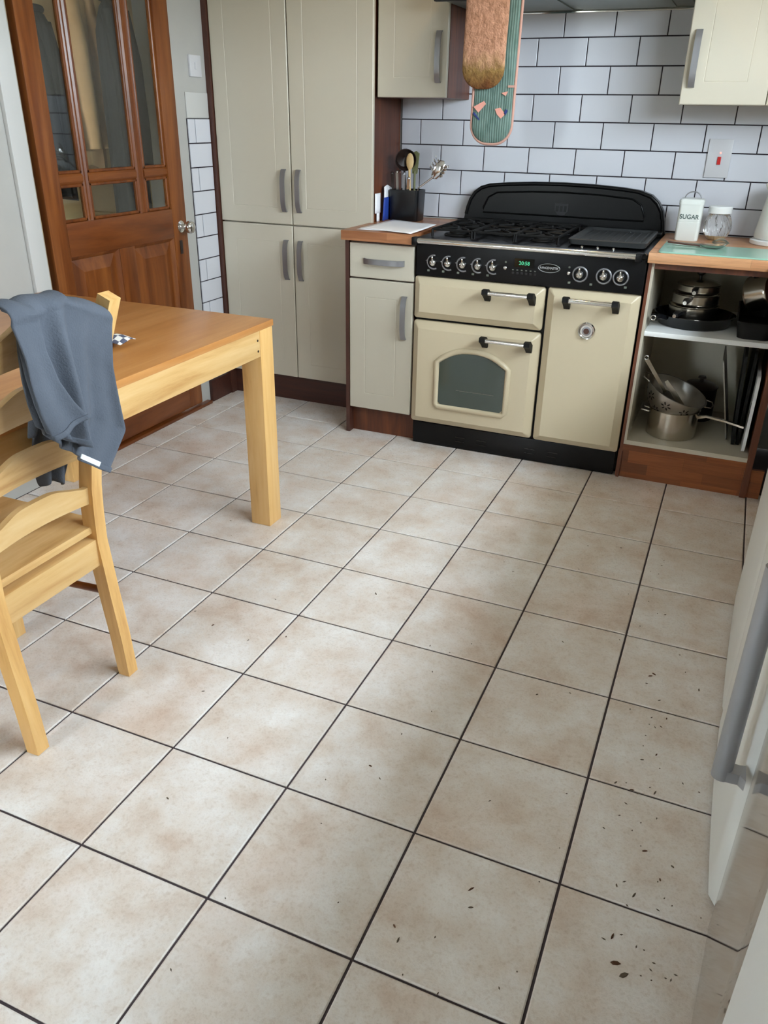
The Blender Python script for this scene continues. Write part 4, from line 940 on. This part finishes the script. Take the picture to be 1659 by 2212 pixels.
# ------------------------------------------------------------------ appliances along the right wall
fr_ = thing('fridge', 'white under-counter fridge with long grey bar handle', 'fridge', (.86, .98, 0))
bx('cabinet', 'fridge_white', fr_, .64, 1.18, .672, 1.262, .02, .86)
def door_front(name, mat, parent, y0, y1, xa, xb, bulge, z0, z1, depth=.055, rad=.016):
    n = 20; poly = []
    for k in range(n+1):
        t = k/n; y = y0+(y1-y0)*t; e = min(t, 1-t)*(y1-y0); rx = rad-math.sqrt(max(0, rad*rad-(max(0, rad-e))**2)) if e < rad else 0
        poly.append((xa+(xb-xa)*t-bulge*(1-(2*t-1)**2)+rx, y))
    poly += [(xb+depth, y1), (xa+depth, y0)]
    return obj(name, B().loops([[(a, c, z) for a, c in poly] for z in (z0, z1)]), mat, parent, 30)
fd = door_front('fridge_door', 'fridge_white', fr_, .668, 1.264, .579, .578, .006, .012, .86)
hb_ = onx(1562, 1676, .545); zt = onx(1668, 1240, .545).z
hy = hb_.y
h_ = obj('handle', B().tube([(.541, hy, hb_.z), (.541, hy, zt+.05)], .0165, 18), 'handle_grey', fd, 50)
for z in (hb_.z, zt+.03): obj('bracket', B().prism([(.541, hy-.015), (.541, hy+.015), (.568, hy+.013), (.578, hy+.016), (.578, hy-.024), (.568, hy-.013)], 'xy', z, z+.022), 'handle_grey', h_, 30)
fz = thing('freezer', 'plain white under-counter freezer next to the fridge', 'freezer', (.88, 1.58, 0))
bx('cabinet', 'fridge_white', fz, .66, 1.18, 1.275, 1.895, .02, .86)
door_front('freezer_door', 'fridge_white', fz, 1.268, 1.9, .579, .597, .003, .012, .86, rad=.006)
cf = thing('corner_unit', 'cream corner filler unit between freezer and open cupboard', 'cupboard', (.9, 2.3, 0))
obj('panel', B().prism([(.600, 1.906), (.628, 2.2), (.664, 2.68), (1.18, 2.68), (1.18, 1.906)], 'xy', 0, .878), 'cream', cf)
dw = thing('dishwasher', 'slim dishwasher with a polished steel door next to the fridge', 'dishwasher', (.88, .44, 0))
bx('cabinet', 'fridge_white', dw, .66, 1.18, .150, .66, .02, .86)
door_front('dishwasher_door', 'fridge_steel', dw, .146, .662, .543, .586, .0, .004, .86, rad=.004)
wm = thing('washing_machine', 'white washing machine standing beside the steel dishwasher', 'washing machine', (.88, -.04, 0))
bx('cabinet', 'fridge_white', wm, .60, 1.18, -.34, .135, .02, .86)
door_front('front_panel', 'white_gloss', wm, -.345, .138, .530, .538, .0, .012, .86, rad=.02)
tag(obj('worktop', B().box(.53, 1.185, -.40, 2.675, .879, .917, bev=.003), 'worktop_light'), 'long light wooden worktop under the window above the white appliances', 'worktop')

# ------------------------------------------------------------------ ceiling spot lamp (its reflection shows on the floor tiles)
sl_ = thing('spot_lamp', 'small warm round ceiling spotlight in front of the range', 'lamp', (-.41, 2.70, ZC-.03))
obj('housing', B().lathe([(.048, 0), (.05, -.006), (.044, -.022), (.036, -.024)], (-.41, 2.70, ZC), 28, cap=False), 'chrome', sl_, 50)
obj('bulb', B().lathe([(.036, -.012), (.034, -.018), (.0001, -.02)], (-.41, 2.70, ZC), 24), 'lamp_glow', sl_, 50)

# ------------------------------------------------------------------ crumbs on the floor
spots = [(1405,1460),(1387,1641),(1418,1630),(1510,1490),(1440,1552),(1437,1328),(1413,1456),(1160,1500),(800,1654),(1415,1712),(1365,1706),(1330,1690),(1393,1838),(1453,1872),(1426,1900),(1370,1933),(1330,2080),(1348,2106),(1323,2022),(1332,1912),(460,1350),(812,1282),(618,1375),(362,1724),(1018,1920),(1017,1960),(852,2000),(860,2030)]
for k, (px, py) in enumerate(spots):
    p = onz(px, py, .001)
    if k % 3 == 0: L_, w_ = .010+.004*random.random(), .0035
    else: L_, w_ = .006+.003*random.random(), .003
    L_ *= .62; w_ *= .55
    if k in (16, 17): L_, w_ = .010, .0045
    a = random.uniform(0, PI); c, s_ = math.cos(a), math.sin(a)
    pr_ = [(p.x+c*q*L_-s_*w_*r, p.y+s_*q*L_+c*w_*r) for q, r in ((-1, 0), (-.4, .9), (.4, 1), (1, .1), (.3, -.8), (-.5, -1))]
    tag(obj('leaf_crumb', B().loops([[(x, y, .0003) for x, y in pr_], [(p.x+(x-p.x)*.7, p.y+(y-p.y)*.7, .0022) for x, y in pr_]]), 'debris' if k % 2 == 0 else 'debris_grey'), 'small dark leaf crumb lying on the floor tiles', 'crumb', 'leaf crumbs on the floor')
b = B(); rnd = random.Random(4)
for k in range(90):
    px, py = (rnd.gauss(1400, 60), rnd.uniform(1180, 2150)) if k < 55 else (rnd.uniform(350, 1300), rnd.uniform(1050, 2150))
    if px > 1520: continue
    p = onz(px, py, .001); L_ = rnd.uniform(.0015, .0045); a = rnd.uniform(0, PI); c, s_ = math.cos(a), math.sin(a)
    b.loops([[(p.x+c*q*L_-s_*.0014*r, p.y+s_*q*L_+c*.0014*r, z) for q, r in ((-1, 0), (0, 1), (1, 0), (0, -1))] for z in (.0003, .0012)])
tag(obj('floor_crumbs', b, 'debris_grey'), 'fine dark crumbs scattered over the floor tiles', 'crumbs', None, 'stuff')
